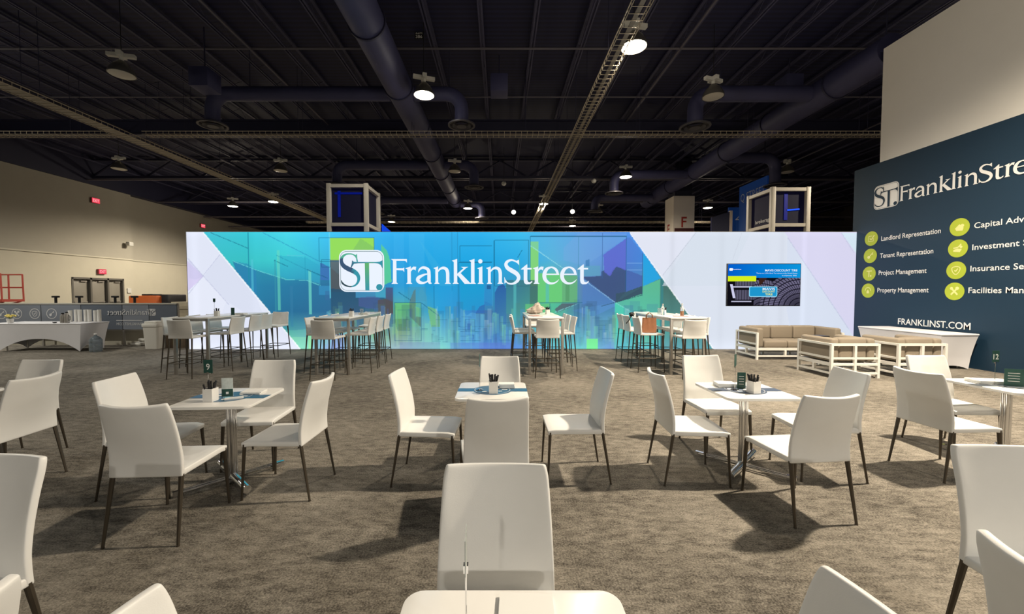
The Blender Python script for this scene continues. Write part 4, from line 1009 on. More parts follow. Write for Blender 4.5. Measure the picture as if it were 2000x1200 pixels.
MB().prism(rrect(0.11, 0.05, 0.02, 4), 0, 0.012).build('card_tray', paper, loc=(2.215, 3.55, 0.7226), rz=R(-35))
tag(bpy.data.objects['card_tray'], 'small white oval tray in front of the dark green table tent', 'tray')
stack((4.70, 3.90, 0.7226), 0.2, 0.16, 0.03, R(-10), 'stack of white leaflets beside the number 12 card', 4)
stack((0.075, 1.085, 0.7213), 0.15, 0.1, 0.012, R(-2), 'white leaflets on the nearest tabletop', 2)
stack((-5.66, 8.8, 1.111), 0.22, 0.16, 0.03, 0, 'flat grey box beside the small dark green menu', 2)
stack((-2.98, 8.85, 1.111), 0.2, 0.14, 0.035, 0, 'white napkin box on the bar table in front of the emblem', 2, 'napkin_box', 'napkin holder')
mag = mat('magazine_cover', (0.45, 0.25, 0.2), 0.4, noise=0.6, nscale=18)
for (p, rz, lab) in (((0.72, 8.30, 1.111), R(20), 'printed magazine lying near the beige jacket'), ((3.66, 8.2, 1.111), R(75), 'brown magazine lying beside the juice bottle')):
    tag(MB().box(0, 0, 0.004, 0.2, 0.27, 0.008).build('magazine', mag, loc=p, rz=rz), lab, 'magazine')
# crumpled jacket
def blob(fn, nu, nv, name, m, loc, lab, cat):
    o = MB().grid(fn, nu, nv).build(name, m, loc=loc, smooth='all'); return tag(o, lab, cat)
jk = mat('beige_fleece', (0.55, 0.47, 0.40), 0.95, noise=0.15, nscale=20, bump=0.4, bscale=60)
def jfn(a, b):
    th = a * 2 * math.pi; ph = b * math.pi
    r = 1 + 0.18 * math.sin(3 * th + 2 * ph) + 0.12 * math.sin(7 * th - 3 * ph) + 0.08 * math.sin(11 * ph + th)
    x = 0.17 * r * math.sin(ph) * math.cos(th); y = 0.13 * r * math.sin(ph) * math.sin(th); z = 0.085 + 0.085 * r * math.cos(ph)
    x += 0.06 * max(0, z - 0.08) / 0.1; z += 0.07 * max(0, 1 - ((x - 0.06) / 0.08) ** 2) * (1 if ph < 1.2 else 0)
    return (x, y, max(0.001, z))
blob(jfn, 40, 24, 'jacket', jk, (0.78, 9.15, 1.111), 'crumpled beige fleece jacket heaped on the bar table', 'jacket')
# bottles and glasses
amber = mat('amber_juice', (0.75, 0.30, 0.04), 0.15, trans=0.3)
def bottle(p, lab, fill, s=1.0):
    t = empty('bottle', lab, 'bottle', p)
    if fill is not None: MB().lathe([(0.033 * s, 0.002), (0.035 * s, 0.01), (0.035 * s, 0.10 * s)], n=20).build('drink', fill, t, smooth=True)
    MB().lathe([(0.036 * s, 0), (0.038 * s, 0.01), (0.038 * s, 0.15 * s), (0.03 * s, 0.18 * s), (0.014 * s, 0.21 * s), (0.014 * s, 0.24 * s)], n=20).build('bottle_body', glass, t, smooth=True)
    MB().lathe([(0.016 * s, 0.232 * s), (0.016 * s, 0.255 * s)], n=16).build('cap', lamp_white, t, smooth=True)
bottle((3.745, 8.32, 1.111), 'clear bottle half filled with amber juice on the bar table', amber)
bottle((3.44, 8.55, 1.111), 'clear empty bottle beside the white cup on the bar table', None, 0.95)
def tumbler(p, lab):
    t = MB().lathe([(0.032, 0), (0.038, 0.14), (0.035, 0.14), (0.030, 0.005)], n=20, cap1=True).build('glass_tumbler', glass, loc=p, smooth=True); tag(t, lab, 'glass')
tumbler((-2.93, 8.55, 1.111), 'clear tumbler beside the white pen box in front of the emblem')
tumbler((3.52, 8.95, 1.111), 'clear tumbler behind the empty bottle on the bar table')
# tote bag on the stool, black scarf, headphones
tan = mat('tan_leather', (0.26, 0.105, 0.045), 0.55, noise=0.25, nscale=14, bump=0.3, bscale=30)
bag = empty('tote_bag', 'tan leather tote bag standing on a bar stool seat', 'bag', (3.02, 8.18, 0.785), R(-8))
def bagf(a, b):
    th = a * 2 * math.pi; w = 0.155 - 0.01 * b; d = 0.055 - 0.03 * b
    c, s = math.cos(th), math.sin(th); f = (abs(c) ** 4 + abs(s) ** 4) ** -0.25
    k = 0.006 * math.sin(10 * th) * b
    return (w * c * f * 0.93, (d + k) * s * f, 0.0 + 0.30 * b)
MB().grid(bagf, 40, 10).add([], []).build('bag_body', tan, bag, smooth='all')
MB().b2(-0.13, 0.13, -0.045, 0.045, 0.001, 0.01).build('bag_bottom', tan, bag)
for s in (-1, 1):
    MB().path([(-0.06, s * 0.022, 0.28), (-0.055, s * 0.03, 0.36), (0, s * 0.034, 0.40), (0.055, s * 0.03, 0.36), (0.06, s * 0.022, 0.28)], 0.006, 6).build('bag_handle', tan, bag, smooth='all')
def sfn(a, b):
    th = a * 2 * math.pi; ph = b * math.pi; r = 1 + 0.3 * math.sin(4 * th + 3 * ph)
    return (0.05 * r * math.sin(ph) * math.cos(th), 0.05 * r * math.sin(ph) * math.sin(th), 0.035 + 0.04 * r * math.cos(ph))
sc_ = blob(sfn, 20, 12, 'scrunched_scarf', black_pl, (2.84, 8.72, 1.085), 'black scrunched scarf hanging on a bar stool back', 'scarf')
MB().path([(0, 0, 0.03), (-0.06, -0.03, -0.08), (-0.13, -0.03, -0.16)], 0.01, 6).build('scarf_tail', black_pl, sc_, smooth='all')

# ================================================================== SOFAS
def cushion(x0, x1, y0, y1, z0, z1, name, t):
    m = MB().b2(x0, x1, y0, y1, z0, z1)
    me = m.mesh(name, taupe, bevel=min(0.045, (z1 - z0) * .3, (x1 - x0) * .3, (y1 - y0) * .3), seg=4)
    return link(name, me, t)
def rails(t, x0, x1, y0, y1, back_y, hz=0.645, mids=1):
    """frame of square tube: arms at x0 and x1, back at back_y"""
    s = 0.022
    for x in (x0 + s, x1 - s):
        for y in (y0 + s, y1 - s): MB().b2(x - s, x + s, y - s, y + s, 0, hz).build('post', white_paint, t)
        for (z, h) in ((hz - 0.02, 0.02), (0.37, 0.018), (0.255, 0.03), (0.09, 0.018)):
            MB().b2(x - s * .8, x + s * .8, y0 + 2 * s, y1 - 2 * s, z - h, z + h).build('side_rail', white_paint, t)
        MB().b2(x - s, x + s, (y0 + y1) / 2 - s, (y0 + y1) / 2 + s, 0.108, 0.225).build('short_post', white_paint, t)
    front_y = y0 if back_y == y1 else y1
    yb = back_y - s if back_y == y1 else back_y + s
    for (z, h) in ((hz - 0.02, 0.02), (0.37, 0.018), (0.255, 0.02), (0.09, 0.018)):
        MB().b2(x0 + 2 * s, x1 - 2 * s, yb - s * .8, yb + s * .8, z - h, z + h).build('back_rail', white_paint, t)
    for k in range(mids):
        x = x0 + (x1 - x0) * (k + 1) / (mids + 1)
        MB().b2(x - s, x + s, yb - s, yb + s, 0.0, hz - 0.04).build('back_post', white_paint, t)
    yf = front_y - s if front_y == y1 else front_y + s
    for (z, h) in ((0.255, 0.03), (0.09, 0.018)):
        MB().b2(x0 + 2 * s, x1 - 2 * s, yf - s * .8, yf + s * .8, z - h, z + h).build('front_rail', white_paint, t)
    n = max(1, mids)
    for k in range(n):
        x = x0 + (x1 - x0) * (k + 1) / (n + 1)
        MB().b2(x - s, x + s, yf - s, yf + s, 0.108, 0.225).build('short_post', white_paint, t)
    MB().b2(x0 + 0.03, x1 - 0.03, y0 + 0.03, y1 - 0.03, 0.262, 0.28).build('seat_deck', white_paint, t)
def armchair(loc, lab):
    t = empty('lounge_armchair', lab, 'armchair', loc, 0, 'lounge seats with white frames')
    rails(t, -0.455, 0.455, -0.43, 0.43, -0.43)
    cushion(-0.26, 0.26, -0.37, -0.17, 0.30, 0.745, 'back_cushion', t)
    for s in (-1, 1): cushion(min(s * .41, s * .265), max(s * .41, s * .265), -0.38, 0.42, 0.30, 0.735, 'arm_cushion', t)
    cushion(-0.255, 0.255, -0.165, 0.42, 0.285, 0.45, 'seat_cushion', t)
armchair((6.585, 7.88, 0), 'taupe cushioned lounge armchair with open white frame, nearer the television side')
armchair((7.83, 7.88, 0), 'taupe cushioned lounge armchair with open white frame, nearer the white cloth table')
t = empty('lounge_sofa', 'wide taupe cushioned sofa with white frame standing against the lightbox', 'sofa', (7.08, 9.93, 0), 0, 'lounge seats with white frames')
rails(t, -1.03, 1.03, -0.43, 0.43, 0.43, mids=2)
for k in range(3):
    a0 = -0.84 + k * 0.56
    cushion(a0 + 0.004, a0 + 0.556, 0.20, 0.39, 0.43, 0.76, 'back_cushion', t)
    cushion(a0 + 0.003, a0 + 0.557, -0.42, 0.20, 0.285, 0.45, 'seat_cushion', t)
cushion(-0.99, -0.845, -0.40, 0.39, 0.30, 0.745, 'arm_cushion', t); cushion(0.845, 0.99, -0.40, 0.39, 0.30, 0.745, 'arm_cushion', t)
t = empty('side_table', 'small charcoal side table between the sofa and armchairs', 'table', (7.1, 8.95, 0))
MB().b2(-0.12, 0.12, -0.12, 0.12, 0.62, 0.64).build('tabletop', black_pl, t, bevel=0.004)
MB().tube((0, 0, 0.02), (0, 0, 0.62), 0.015, n=12).build('stem', black_pl, t, smooth=True); MB().lathe([(0.13, 0), (0.13, 0.015), (0.02, 0.02)], n=24).build('foot_plate', black_pl, t, smooth=True)

# ================================================================== CLOTHED TABLES
def cloth_table(loc, L, W, h, lab, rz=0, arch=0.30):
    """stretch cover over a folding table, long axis x"""
    t = empty('folding_table', lab, 'table', loc, rz)
    hx, hy = L / 2, W / 2; m = MB(); n, k = 28, 12
    cs = [(-hx, -hy), (hx, -hy), (hx, hy), (-hx, hy)]
    def ins(tt): return 0.17 * tt ** 0.75 if tt < 0.7 else 0.17 * 0.7 ** 0.75 + (tt - 0.7) * 0.08
    for q in range(4):
        (xa, ya), (xb, yb) = cs[q], cs[(q + 1) % 4]
        ln = math.hypot(xb - xa, yb - ya); nx_, ny_ = (yb - ya) / ln, -(xb - xa) / ln
        ar = arch if ln > 1.2 else arch * 0.5
        def fn(a, b, xa=xa, ya=ya, xb=xb, yb=yb, nx_=nx_, ny_=ny_, ar=ar):
            zb = ar * (1 - abs(2 * a - 1) ** 2.2); z = (h - 0.03) * (1 - b) + zb * b
            tt = 1 - z / h; i = ins(tt)
            X = xa + (xb - xa) * a; Y = ya + (yb - ya) * a
            # shrink towards the centre along both axes, more at the corners; pull midspan inwards
            X *= 1 - i / hx * 0.8; Y *= 1 - min(0.85, i / hy * 0.45)
            pull = 0.035 * math.sin(math.pi * a) * b
            return (X - nx_ * pull, Y - ny_ * pull, z)
        m.grid(fn, n, k)
    m.build('stretch_cover', spandex, t, smooth='all')
    MB().b2(-hx, hx, -hy, hy, h - 0.035, h).build('covered_top', spandex, t, bevel=0.014, seg=3)
    fr = MB()
    for s in (-1, 1):
        fr.tube((s * (hx - 0.25), -hy * .6, 0.0), (s * (hx - 0.2), -hy * .6, h - 0.04), 0.014, n=8); fr.tube((s * (hx - 0.25), hy * .6, 0.0), (s * (hx - 0.2), hy * .6, h - 0.04), 0.014, n=8)
        fr.tube((s * (hx - 0.22), -hy * .6, 0.35), (s * (hx - 0.22), hy * .6, 0.35), 0.012, n=8)
    fr.tube((-hx + 0.22, 0, 0.35), (hx - 0.22, 0, h - 0.05), 0.012, n=8)
    fr.build('folding_legs', steel, t)
cloth_table((9.40, 9.20, 0), 1.95, 0.78, 0.745, 'long table in a white stretch cover standing along the navy display wall', R(90), 0.14)
cloth_table((-12.42, 11.18, 0), 2.44, 0.80, 0.765, 'long table in a white stretch cover with paper cups, near the printed fence', 0, 0.34)

cup_m = mat('paper_cup', (0.74, 0.73, 0.69), 0.6)
cz = 0.766
for k in range(7):
    x = at(139 + k * 9.4, 600, 11.42)[0]
    t = empty('cup_sleeve', ('cup stack next to the coffee carafes', 'second paper cup stack from the carafes', 'third paper cup stack from the carafes', 'middle one of the seven paper cup stacks', 'third paper cup stack from the fence lettering end', 'second last paper cup stack, away from the carafes', 'last paper cup stack at the end of the covered table')[k], 'paper cups', (x, 11.38 + 0.03 * (k % 2), cz), 0, 'stacks of white paper cups')
    hh = 0.34 - 0.02 * (k in (0, 5)); st = MB()
    prof = [(0.040, 0)]
    for j in range(12): prof += [(0.0455, hh * j / 12 + 0.008), (0.0448, hh * (j + .9) / 12)]
    prof += [(0.047, hh)]
    MB().lathe(prof, n=16).build('cup_wall', cup_m, t, smooth=True)
for (u, hh, lab) in ((121, 0.24, 'steel coffee carafe nearer the flower vase'), (129, 0.27, 'steel coffee carafe next to the cup stacks')):
    x = at(u, 600, 10.9)[0]; t = empty('coffee_carafe', lab, 'carafe', (x, 10.9, cz))
    MB().lathe([(0.05, 0), (0.055, 0.02), (0.05, hh * .8), (0.03, hh)], n=18).build('carafe_body', steel, t, smooth=True)
    MB().lathe([(0.03, hh), (0.028, hh + 0.03), (0.01, hh + 0.035)], n=14).build('lid', black_pl, t, smooth=True)
    MB().path([(0.05, 0, hh * .75), (0.09, 0, hh * .7), (0.09, 0, hh * .35), (0.053, 0, hh * .25)], 0.007, 6).build('carafe_handle', black_pl, t, smooth='all')
x = at(105, 600, 10.9)[0]; t = empty('sauce_bowl', 'small black bowl on the covered table', 'bowl', (x, 10.9, cz)); MB().lathe([(0.03, 0), (0.05, 0.03), (0.047, 0.03), (0.02, 0.008)], n=18, cap1=True).build('bowl_wall', black_pl, t, smooth=True)
x = at(18, 600, 10.9)[0]; t = empty('flower_vase', 'white pot of yellow flowers on the covered table', 'vase', (x, 10.9, cz))
MB().lathe([(0.055, 0), (0.075, 0.12), (0.06, 0.12)], n=20).build('pot', lam_white, t, smooth=True)
yel = mat('yellow_petals', (0.75, 0.62, 0.16), 0.7); gr = mat('leaf_green', (0.10, 0.2, 0.05), 0.7)
for k in range(12):
    a = k * 2.4; r = 0.02 + 0.007 * k; p = (r * math.cos(a), r * math.sin(a), 0.17 + 0.012 * (k % 5))
    MB().lathe([(0.004, -0.02), (0.028, 0.0), (0.03, 0.012), (0.01, 0.022)], p, n=8).build('flower', yel, t, smooth=True)
    MB().tube((0, 0, 0.1), p, 0.003, n=4).build('stalk', gr, t)
# water bottle
wb = mat('blue_water_plastic', (0.42, 0.50, 0.56), 0.12, trans=0.7)
t = empty('water_jug', 'large blue clear water jug standing on the carpet', 'water jug', (at(184, 680, 10.85)[0], 10.85, 0))
MB().lathe([(0.12, 0), (0.135, 0.02), (0.135, 0.09), (0.128, 0.10), (0.135, 0.11), (0.135, 0.22), (0.128, 0.23), (0.135, 0.24), (0.133, 0.32), (0.09, 0.39), (0.03, 0.43), (0.03, 0.47)], n=28).build('jug_body', wb, t, smooth=True)
MB().lathe([(0.034, 0.455), (0.034, 0.49), (0.02, 0.495)], n=16).build('cap', lam_white, t, smooth=True)
# waste bin
t = empty('waste_bin', 'tall white waste bin with rounded lid near the first bar table', 'bin', (at(302, 680, 11.5)[0], 11.5, 0))
m = MB(); m.prism(rrect(0.44, 0.40, 0.06, 4), 0, 0.62)
me = m.mesh('bin_body', mat('bin_plastic', (0.68, 0.66, 0.60), 0.5), smooth=True)
for v in me.vertices:
    if v.co.z < 0.1: v.co.x *= 0.84; v.co.y *= 0.84
link('bin_body', me, t)
m = MB(); m.prism(rrect(0.48, 0.44, 0.07, 4), 0.62, 0.72); m.prism(rrect(0.40, 0.36, 0.07, 4), 0.72, 0.78)
m.build('lid', mat('bin_lid_plastic', (0.74, 0.72, 0.66), 0.45), t, bevel=0.02)
# white bags and crates beside the bin
bagm = mat('white_sack', (0.6, 0.58, 0.52), 0.8, noise=0.1, nscale=10)
for k, (u, v, D, w) in enumerate(((268, 676, 12.05, .30), (277, 671, 12.3, .32), (283, 664, 12.3, .3))):
    p = at(u, v, D)
    tag(MB().b2(-w / 2, w / 2, -0.13, 0.13, 0, 0.10).build('paper_sack', bagm, loc=(p[0], D, (0, 0, 0.101)[k]), bevel=0.04, seg=3), ('flat white sack lying on the carpet nearest the water jug', 'flat white sack lying beside the waste bin', 'flat white sack lying on top of another sack by the bin')[k], 'sack')

# printed fence
t = empty('banner_fence', 'long grey mesh banner fence with the reversed company print', 'fence', (0, 0, 0))
BY = 11.95; bx = lambda u: (u - CX) / F * BY
mesh_m = mat('grey_banner_mesh', lin((122, 128, 138)), 0.7, noise=0.08, nscale=3); mesh_d = mat('dark_banner_mesh', lin((92, 100, 112)), 0.7, noise=0.08, nscale=3)
zt, zb_ = 1.24, 0.50
edges = [-60, 0 - 20, 79, 157, 238, 290, 345]
for k in range(len(edges) - 1):
    MB().b2(bx(edges[k]) + 0.01, bx(edges[k + 1]) - 0.01, BY, BY + 0.012, zb_, zt).build('banner_panel', mesh_d if k in (3, 5) else mesh_m, t)
for e in edges:
    MB().b2(bx(e) - 0.025, bx(e) + 0.025, BY + 0.015, BY + 0.06, 0, zt + 0.02).build('fence_post', steel, t)
MB().b2(bx(-60), bx(345), BY - 0.02, BY + 0.06, zt, zt + 0.04).build('top_rail', mat('cream_rail', (0.5, 0.48, 0.42), 0.5), t)
MB().b2(bx(-60), bx(345), BY + 0.015, BY + 0.04, zb_ - 0.03, zb_).build('bottom_rail', steel, t)
MB().b2(bx(-60), bx(345), BY + 0.3, BY + 0.32, 0.0, 0.5).build('kick_panel', mat('beige_board', (0.36, 0.33, 0.26), 0.8, noise=0.1, nscale=4), t)
prt = mat('faded_banner_ink', lin((205, 205, 205)), 0.7)
cap3 = 10.5 * BY / F; xr = bx(293)
mir = lambda ps, s: [[(-x * s, y * s) for x, y in p] for p in ps]
zz = H - (615.5 - VH) * BY / F
decal('lettering', flat_mesh('lettering', mir(wm, cap3), prt), (xr, BY - 0.004, zz), (1, 0, 0), (0, 0, 1), t)
decal('emblem_plate', flat_mesh('emblem_plate', mir(ep, cap3 * 1.25), prt), (bx(303.5), BY - 0.004, zz - 0.02), (1, 0, 0), (0, 0, 1), t)
decal('emblem_letters', flat_mesh('emblem_letters', mir(el, cap3 * 1.25), mesh_d), (bx(303.5), BY - 0.007, zz - 0.02), (1, 0, 0), (0, 0, 1), t)
for u in (2, 32, 67, 100):
    ring = []
    for g in range(0, 360, 15):
        a0, a1 = R(g), R(g + 15); ring.append([(0.155 * math.cos(a0), 0.155 * math.sin(a0)), (0.155 * math.cos(a1), 0.155 * math.sin(a1)), (0.135 * math.cos(a1), 0.135 * math.sin(a1)), (0.135 * math.cos(a0), 0.135 * math.sin(a0))])
    decal('icon_ring', flat_mesh('icon_ring', ring + [[(x * .9, y * .9) for x, y in p] for p in icon((1, 7, 6, 1)[(u > 20) + (u > 50) + (u > 90)])], prt), (bx(u), BY - 0.004, H - (613 - VH) * BY / F), (1, 0, 0), (0, 0, 1), t)
tm = text_mesh('FRANKLINST.COM', 0.78, 0.075, prt, 'lettering')
for v in tm.vertices: v.co.x = -v.co.x
decal('lettering', tm, (bx(278), BY - 0.004, H - (635.5 - VH) * BY / F), (1, 0, 0), (0, 0, 1), t)
MB().b2(bx(226), bx(277), BY - 0.006, BY - 0.003, H - (627 - VH) * BY / F, H - (625.5 - VH) * BY / F).build('printed_line', prt, t)
for (u, lab) in ((109, 'black post top behind the fence, nearest the red lift'), (155, 'black post top behind the fence near the cup stacks'), (225, 'black post top in front of the grey doors'), (263, 'black post top beside the orange machine')):
    D = 13.2; x = (u - CX) / F * D; q = empty('stanchion', lab, 'stanchion', (x, D, 0), 0, 'black queue posts behind the fence')
    MB().tube((0, 0, 0.01), (0, 0, 1.42), 0.035, n=12).build('pole', black_pl, q, smooth=True); MB().lathe([(0.16, 0), (0.16, 0.02), (0.04, 0.04)], n=20).build('foot_plate', black_pl, q, smooth=True)
    MB().b2(-0.09, 0.09, -0.05, 0.05, 1.42, 1.48).build('belt_head', black_pl, q, bevel=0.01)
# beige crates beyond the fence end
crt = mat('plywood_crate', (0.42, 0.36, 0.25), 0.8, noise=0.15, nscale=8)
p0, p1 = at(343, 650, 13.2), at(378, 590, 13.2)
t = empty('plywood_crate', 'pale plywood crate behind the lightbox end', 'crate', ((p0[0] + p1[0]) / 2, 13.5, 0))
MB().b2(-0.45, 0.45, -0.3, 0.3, 0.04, 1.28).build('crate_box', crt, t, bevel=0.01)
for z in (0.3, 0.7, 1.1): MB().b2(-0.46, 0.46, -0.325, -0.3, z - 0.05, z + 0.05).build('batten', crt, t)
t = empty('cardboard_carton', 'dark brown carton on the carpet behind the first bar table', 'box', (at(357, 665, 11.9)[0], 11.75, 0))
MB().b2(-0.24, 0.24, -0.2, 0.2, 0, 0.42).build('carton_body', mat('brown_card', (0.16, 0.12, 0.08), 0.85, noise=0.1, nscale=6), t, bevel=0.006)
MB().b2(-0.04, 0.04, -0.203, 0.203, 0.1, 0.423).build('tape', mat('tape', (0.3, 0.24, 0.15), 0.4), t)
# orange machine and red lift far behind
org = mat('orange_machine_paint', (0.75, 0.16, 0.03), 0.5)
D = 21.0; t = empty('orange_forklift', 'orange industrial machine standing behind the fence', 'machine', ((298 - CX) / F * D, D, 0))
wd = 54 / F * D
MB().b2(-wd / 2, wd / 2, -0.6, 0.6, 0.3, 1.42).build('machine_body', org, t, bevel=0.06); MB().b2(wd * .1, wd * .75, -0.3, 0.9, 0.4, 1.48).build('counterweight', black_pl, t, bevel=0.05)
for sx in (-1, 1): MB().tube((sx * 0.4, -0.62, 0.3), (sx * 0.4, 0.62, 0.3), 0.3, n=18).build('wheel', black_pl, t)
MB().b2(-0.3, 0.25, -0.3, 0.3, 1.42, 1.5).build('seat', black_pl, t, bevel=0.02)
redm = mat('red_lift_paint', (0.42, 0.06, 0.04), 0.5)
D = 17.0; t = empty('scissor_lift', 'dark red working platform lift behind the fence', 'lift', ((8 - CX) / F * D, D, 0))
MB().b2(-0.9, 0.45, -0.4, 0.4, 0.25, 0.7).build('chassis', redm, t, bevel=0.03)
MB().b2(-0.9, 0.4, -0.4, 0.4, 1.2, 1.3).build('platform', redm, t)
for k, s in enumerate((-1, 1)):
    for zz0 in (0.7, 0.95): MB().tube((-0.8, s * 0.3, zz0), (0.35, s * 0.3, zz0 + 0.25), 0.03, n=6).build('scissor_arm', redm, t); MB().tube((0.35, s * 0.3, zz0), (-0.8, s * 0.3, zz0 + 0.25), 0.03, n=6).build('scissor_arm', redm, t)
for x in (-0.88, -0.25, 0.38):
    for y in (-0.38, 0.38): MB().tube((x, y, 1.3), (x * 0.95, y, 2.35), 0.03, n=8).build('guard_post', redm, t)
for y in (-0.38, 0.38):
    for z in (1.8, 2.35): MB().tube((-0.88, y, z), (0.37, y, z), 0.03, n=8).build('guard_rail', redm, t)
for x in (-0.7, 0.3):
    for y in (-0.42, 0.42): MB().path([(x, y - 0.06, 0.2), (x, y + 0.06, 0.2)], 0.2, 16).build('wheel', black_pl, t)

# exit signs and an unlit device on a wall bracket
red_e = emit_mat('exit_red', (240, 70, 90), 1.0); wht_e = emit_mat('exit_letter', (255, 190, 195), 1.0)
for (y, z, x, lab) in ((24.1, 7.0, XL, 'red EXIT sign high on the beige wall'), (24.35, 2.83, XL, 'red EXIT sign above the grey doors'), (33.2, 7.0, XL - .35, 'distant red EXIT sign close to the lightbox top')):
    t = empty('exit_sign', lab, 'exit sign', (x, y, z))
    MB().b2(0.01, 0.13, -0.24, 0.24, -0.15, 0.15).build('housing', mat('exit_housing', (0.3, 0.05, 0.05), 0.5), t, bevel=0.01)
    MB().b2(0.13, 0.134, -0.23, 0.23, -0.14, 0.14).build('lit_face', red_e, t)
    decal('lettering', text_mesh('EXIT', 0.36, 0.17, wht_e, 'lettering', True), (x + 0.138, y - 0.18, z - 0.085), (0, 1, 0), (0, 0, 1), t)
t = empty('wall_device', 'small white device fixed high on the beige wall near its corner', 'lamp', (XL, 26.0, 4.7))
MB().b2(0, 0.2, -0.04, 0.04, -0.03, 0.03).build('bracket', lamp_white, t); MB().box(0.3, 0, -0.02, 0.25, 0.3, 0.25, 0).build('device_head', lamp_white, t, bevel=0.03)
tag(MB().b2(XL, XL + 0.06, 26.02, 26.28, 1.55, 1.85).build('wall_switch_box', lamp_white), 'small grey box on the wall beside the grey doors', 'switch box')

# ================================================================== TRUSS BOXES AND SIGNS BEHIND
alu = mat('pale_truss_aluminium', (0.62, 0.58, 0.50), 0.5, noise=0.03, nscale=5)
glow = mat('dark_blue_panel', (0.003, 0.004, 0.020), 0.85, emis=(0.0, 0.0, 0.010), estr=0.5)
blue_e = emit_mat('blue_led', (10, 20, 170), 1.0); blue_b = emit_mat('bright_blue_led', (40, 90, 250), 1.2)
def tower(x0, x1, y0, y1, h, zm, lab, side):
    t = empty('truss_tower', lab, 'tower', (x0, y0, 0))
    w, d = x1 - x0, y1 - y0; s = 0.07
    for x in (s, w - s):
        for y in (s, d - s): MB().b2(x - s, x + s, y - s, y + s, 0, h).build('upright', alu, t, bevel=0.012)
    for z in (h - s, zm, 1.9):
        for y in (s, d - s): MB().b2(2 * s, w - 2 * s, y - s * .8, y + s * .8, z - s, z + s * .6).build('cross_rail', alu, t)
        for x in (s, w - s): MB().b2(x - s * .8, x + s * .8, 2 * s, d - 2 * s, z - s, z + s * .6).build('cross_rail', alu, t)
    MB().b2(2 * s, w - 2 * s, 0.12, 0.13, 1.9, h - 2 * s).build('dark_panel', glow, t)
    xs = (0.12, 0.13) if side < 0 else (w - 0.13, w - 0.12)
    MB().b2(xs[0], xs[1], 2 * s, d - 2 * s, 1.9, h - 2 * s).build('dark_panel', glow, t)
    return t
T1 = tower(-5.97, -4.55, 14.0, 15.5, 5.34, 3.95, 'pale truss tower with dark blue panels rising behind the emblem', 1)
for (a, b, c, d_) in ((0.35, 0.45, 4.2, 5.1), (0.25, 1.2, 4.98, 5.05)): MB().b2(a, b, 0.105, 0.115, c, d_).build('led_strip', mat('faint_blue_led', (0, 0, 0.05), 0.4, emis=(0.0, 0.005, 0.14), estr=1.0), T1)
T2 = tower(9.32, 10.66, 14.0, 15.45, 5.22, 3.93, 'pale truss tower with dark blue panels rising above the television', -1)
p = at(1545, 411, 14.1); MB().box(p[0] - 9.32, 0.10, p[2], 0.42, 0.01, 0.05, rot=Matrix.Rotation(R(-4), 3, 'Y')).build('led_strip', blue_b, T2)
MB().b2(0.5, 0.62, 0.105, 0.115, 4.1, 5.0).build('led_strip', mat('faint_blue_led', (0, 0, 0.05)), T2)
decal('lettering', text_mesh('brokerage', 0.85, 0.13, ink_white), (9.32 + 0.112, 15.05, H + 130 / F * 14.6 + 0.1), (0, -1, 0), (0, 0, 1), T2)
# clad pillar box
t = empty('pillar_cladding', 'white boxed pillar cladding with a dark red lower panel', 'column cover', (10.9, 24.8, 0))
MB().b2(-0.62, 0.62, -0.62, 0.62, 0, 7.3).build('white_cladding', mat('cladding_white', (0.72, 0.66, 0.58), 0.7), t)
MB().b2(-0.55, 0.60, -0.64, -0.622, 0, 4.45 + 0.95).build('red_panel', mat('maroon_panel', (0.06, 0.012, 0.012), 0.6), t)
rlog = mat('red_logo_ink', (0.35, 0.03, 0.02), 0.6)
Fp = [[(0, 0), (0.1, 0), (0.1, 0.3), (0.3, 0.3), (0.3, 0.38), (0.1, 0.38), (0.1, 0.52), (0.32, 0.52), (0.32, 0.62), (0, 0.62)]]
decal('logo', flat_mesh('logo', Fp, rlog), (10.75, 24.17, 5.45), (1, 0, 0), (0, 0, 1), t); decal('logo', flat_mesh('logo', Fp, rlog), (10.27, 25.0, 5.1), (0, -1, 0), (0, 0, 1), t)
decal('lettering', text_mesh('Showroom', 0.8, 0.12, mat('dim_ink', (0.2, 0.12, 0.1))), (10.5, 24.155, 4.75 + 0.2), (1, 0, 0), (0, 0, 1), t)
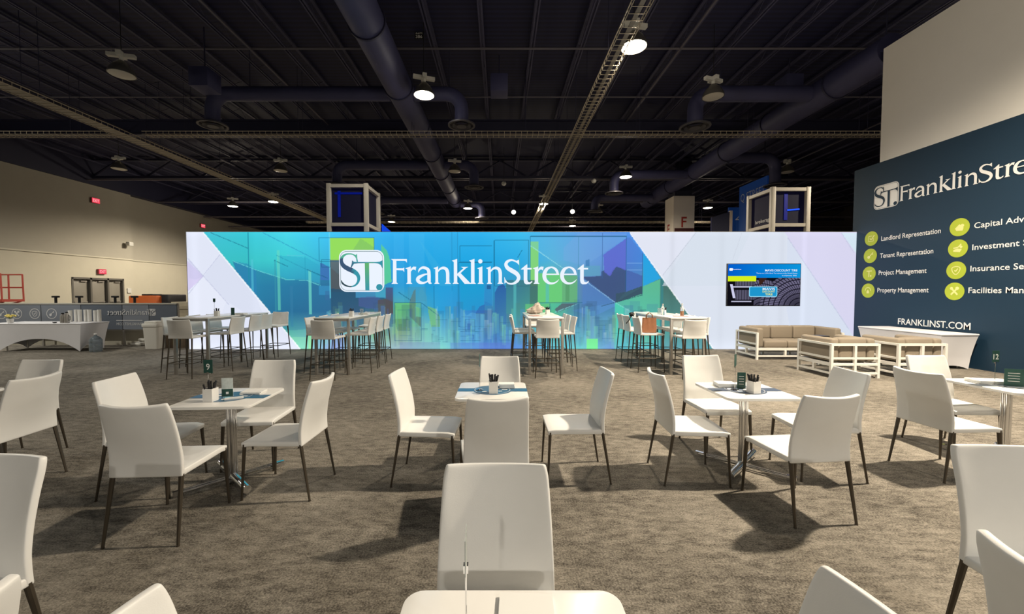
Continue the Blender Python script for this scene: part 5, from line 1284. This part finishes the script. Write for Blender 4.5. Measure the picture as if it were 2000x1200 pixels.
# blue signs
sgn = mat('blue_sign_print', lin((24, 62, 112)), 0.5, emis=lin((10, 40, 90)), estr=0.35); sgd = mat('navy_sign_print', lin((20, 24, 60)), 0.5)
t = empty('hanging_sign', 'tall blue sign lettered Q STREET behind the truss tower', 'sign', (13.0, 19.9, 0))
MB().b2(0, 0.12, 0, 2.3, 3.0, 7.28).build('sign_panel', sgn, t)
decal('lettering', text_mesh('Q STREET', 2.0, 0.42, mat('sign_grey_ink', (0.42, 0.45, 0.5))), (12.99, 22.05, 6.45), (0, -1, 0), (0, 0, 1), t)
for y in (0.3, 2.0): MB().tube((0.06, y, 7.28), (0.06, y, 9.4), 0.015, n=6).build('hanger', beam_m, t)
MB().b2(0.02, 0.1, 0.1, 2.2, 0, 3.0).build('sign_base', sgd, t)
t = empty('aisle_sign', 'lower blue sign with the number 43 behind the truss tower', 'sign', (at(1420, 430, 22.6)[0], 22.6, 0))
MB().b2(0, 1.25, 0, 0.1, 0, 6.3).build('sign_panel', sgn, t)
decal('lettering', text_mesh('43', 0.62, 0.38, ink_white), (at(1420, 430, 22.6)[0] + 0.36, 22.59, 5.48), (1, 0, 0), (0, 0, 1), t)
t = empty('navy_booth_panel', 'dark navy booth panel with a slanting top edge behind the lightbox', 'booth panel', (at(1387, 430, 21)[0], 21, 0))
m = MB(); w = 35 / F * 21
m.add([(0, 0, 0), (w, 0, 0), (w, 0, 5.75), (0, 0, 5.45), (0, .1, 0), (w, .1, 0), (w, .1, 5.75), (0, .1, 5.45)], [(0, 1, 2, 3), (7, 6, 5, 4), (0, 4, 5, 1), (1, 5, 6, 2), (2, 6, 7, 3), (3, 7, 4, 0)]); m.build('panel', sgd, t)
MB().b2(w, w + 0.13, -0.02, 0.11, 0, 5.8).build('end_post', mat('pale_post', (0.6, 0.5, 0.42), 0.6), t)
t = empty('blue_booth_edge', 'bright blue booth corner just behind the lightbox top', 'booth panel', (at(747, 440, 13.2)[0], 13.2, 0))
m = MB(); w = 22 / F * 13.2
m.add([(0, 0, 0), (w, 0, 0), (w, 0, 3.5), (0, 0, 3.82), (0, .1, 0), (w, .1, 0), (w, .1, 3.5), (0, .1, 3.82)], [(0, 1, 2, 3), (7, 6, 5, 4), (0, 4, 5, 1), (1, 5, 6, 2), (2, 6, 7, 3), (3, 7, 4, 0)]); m.build('panel', emit_mat('blue_backlit', (20, 70, 220), 1.0), t)
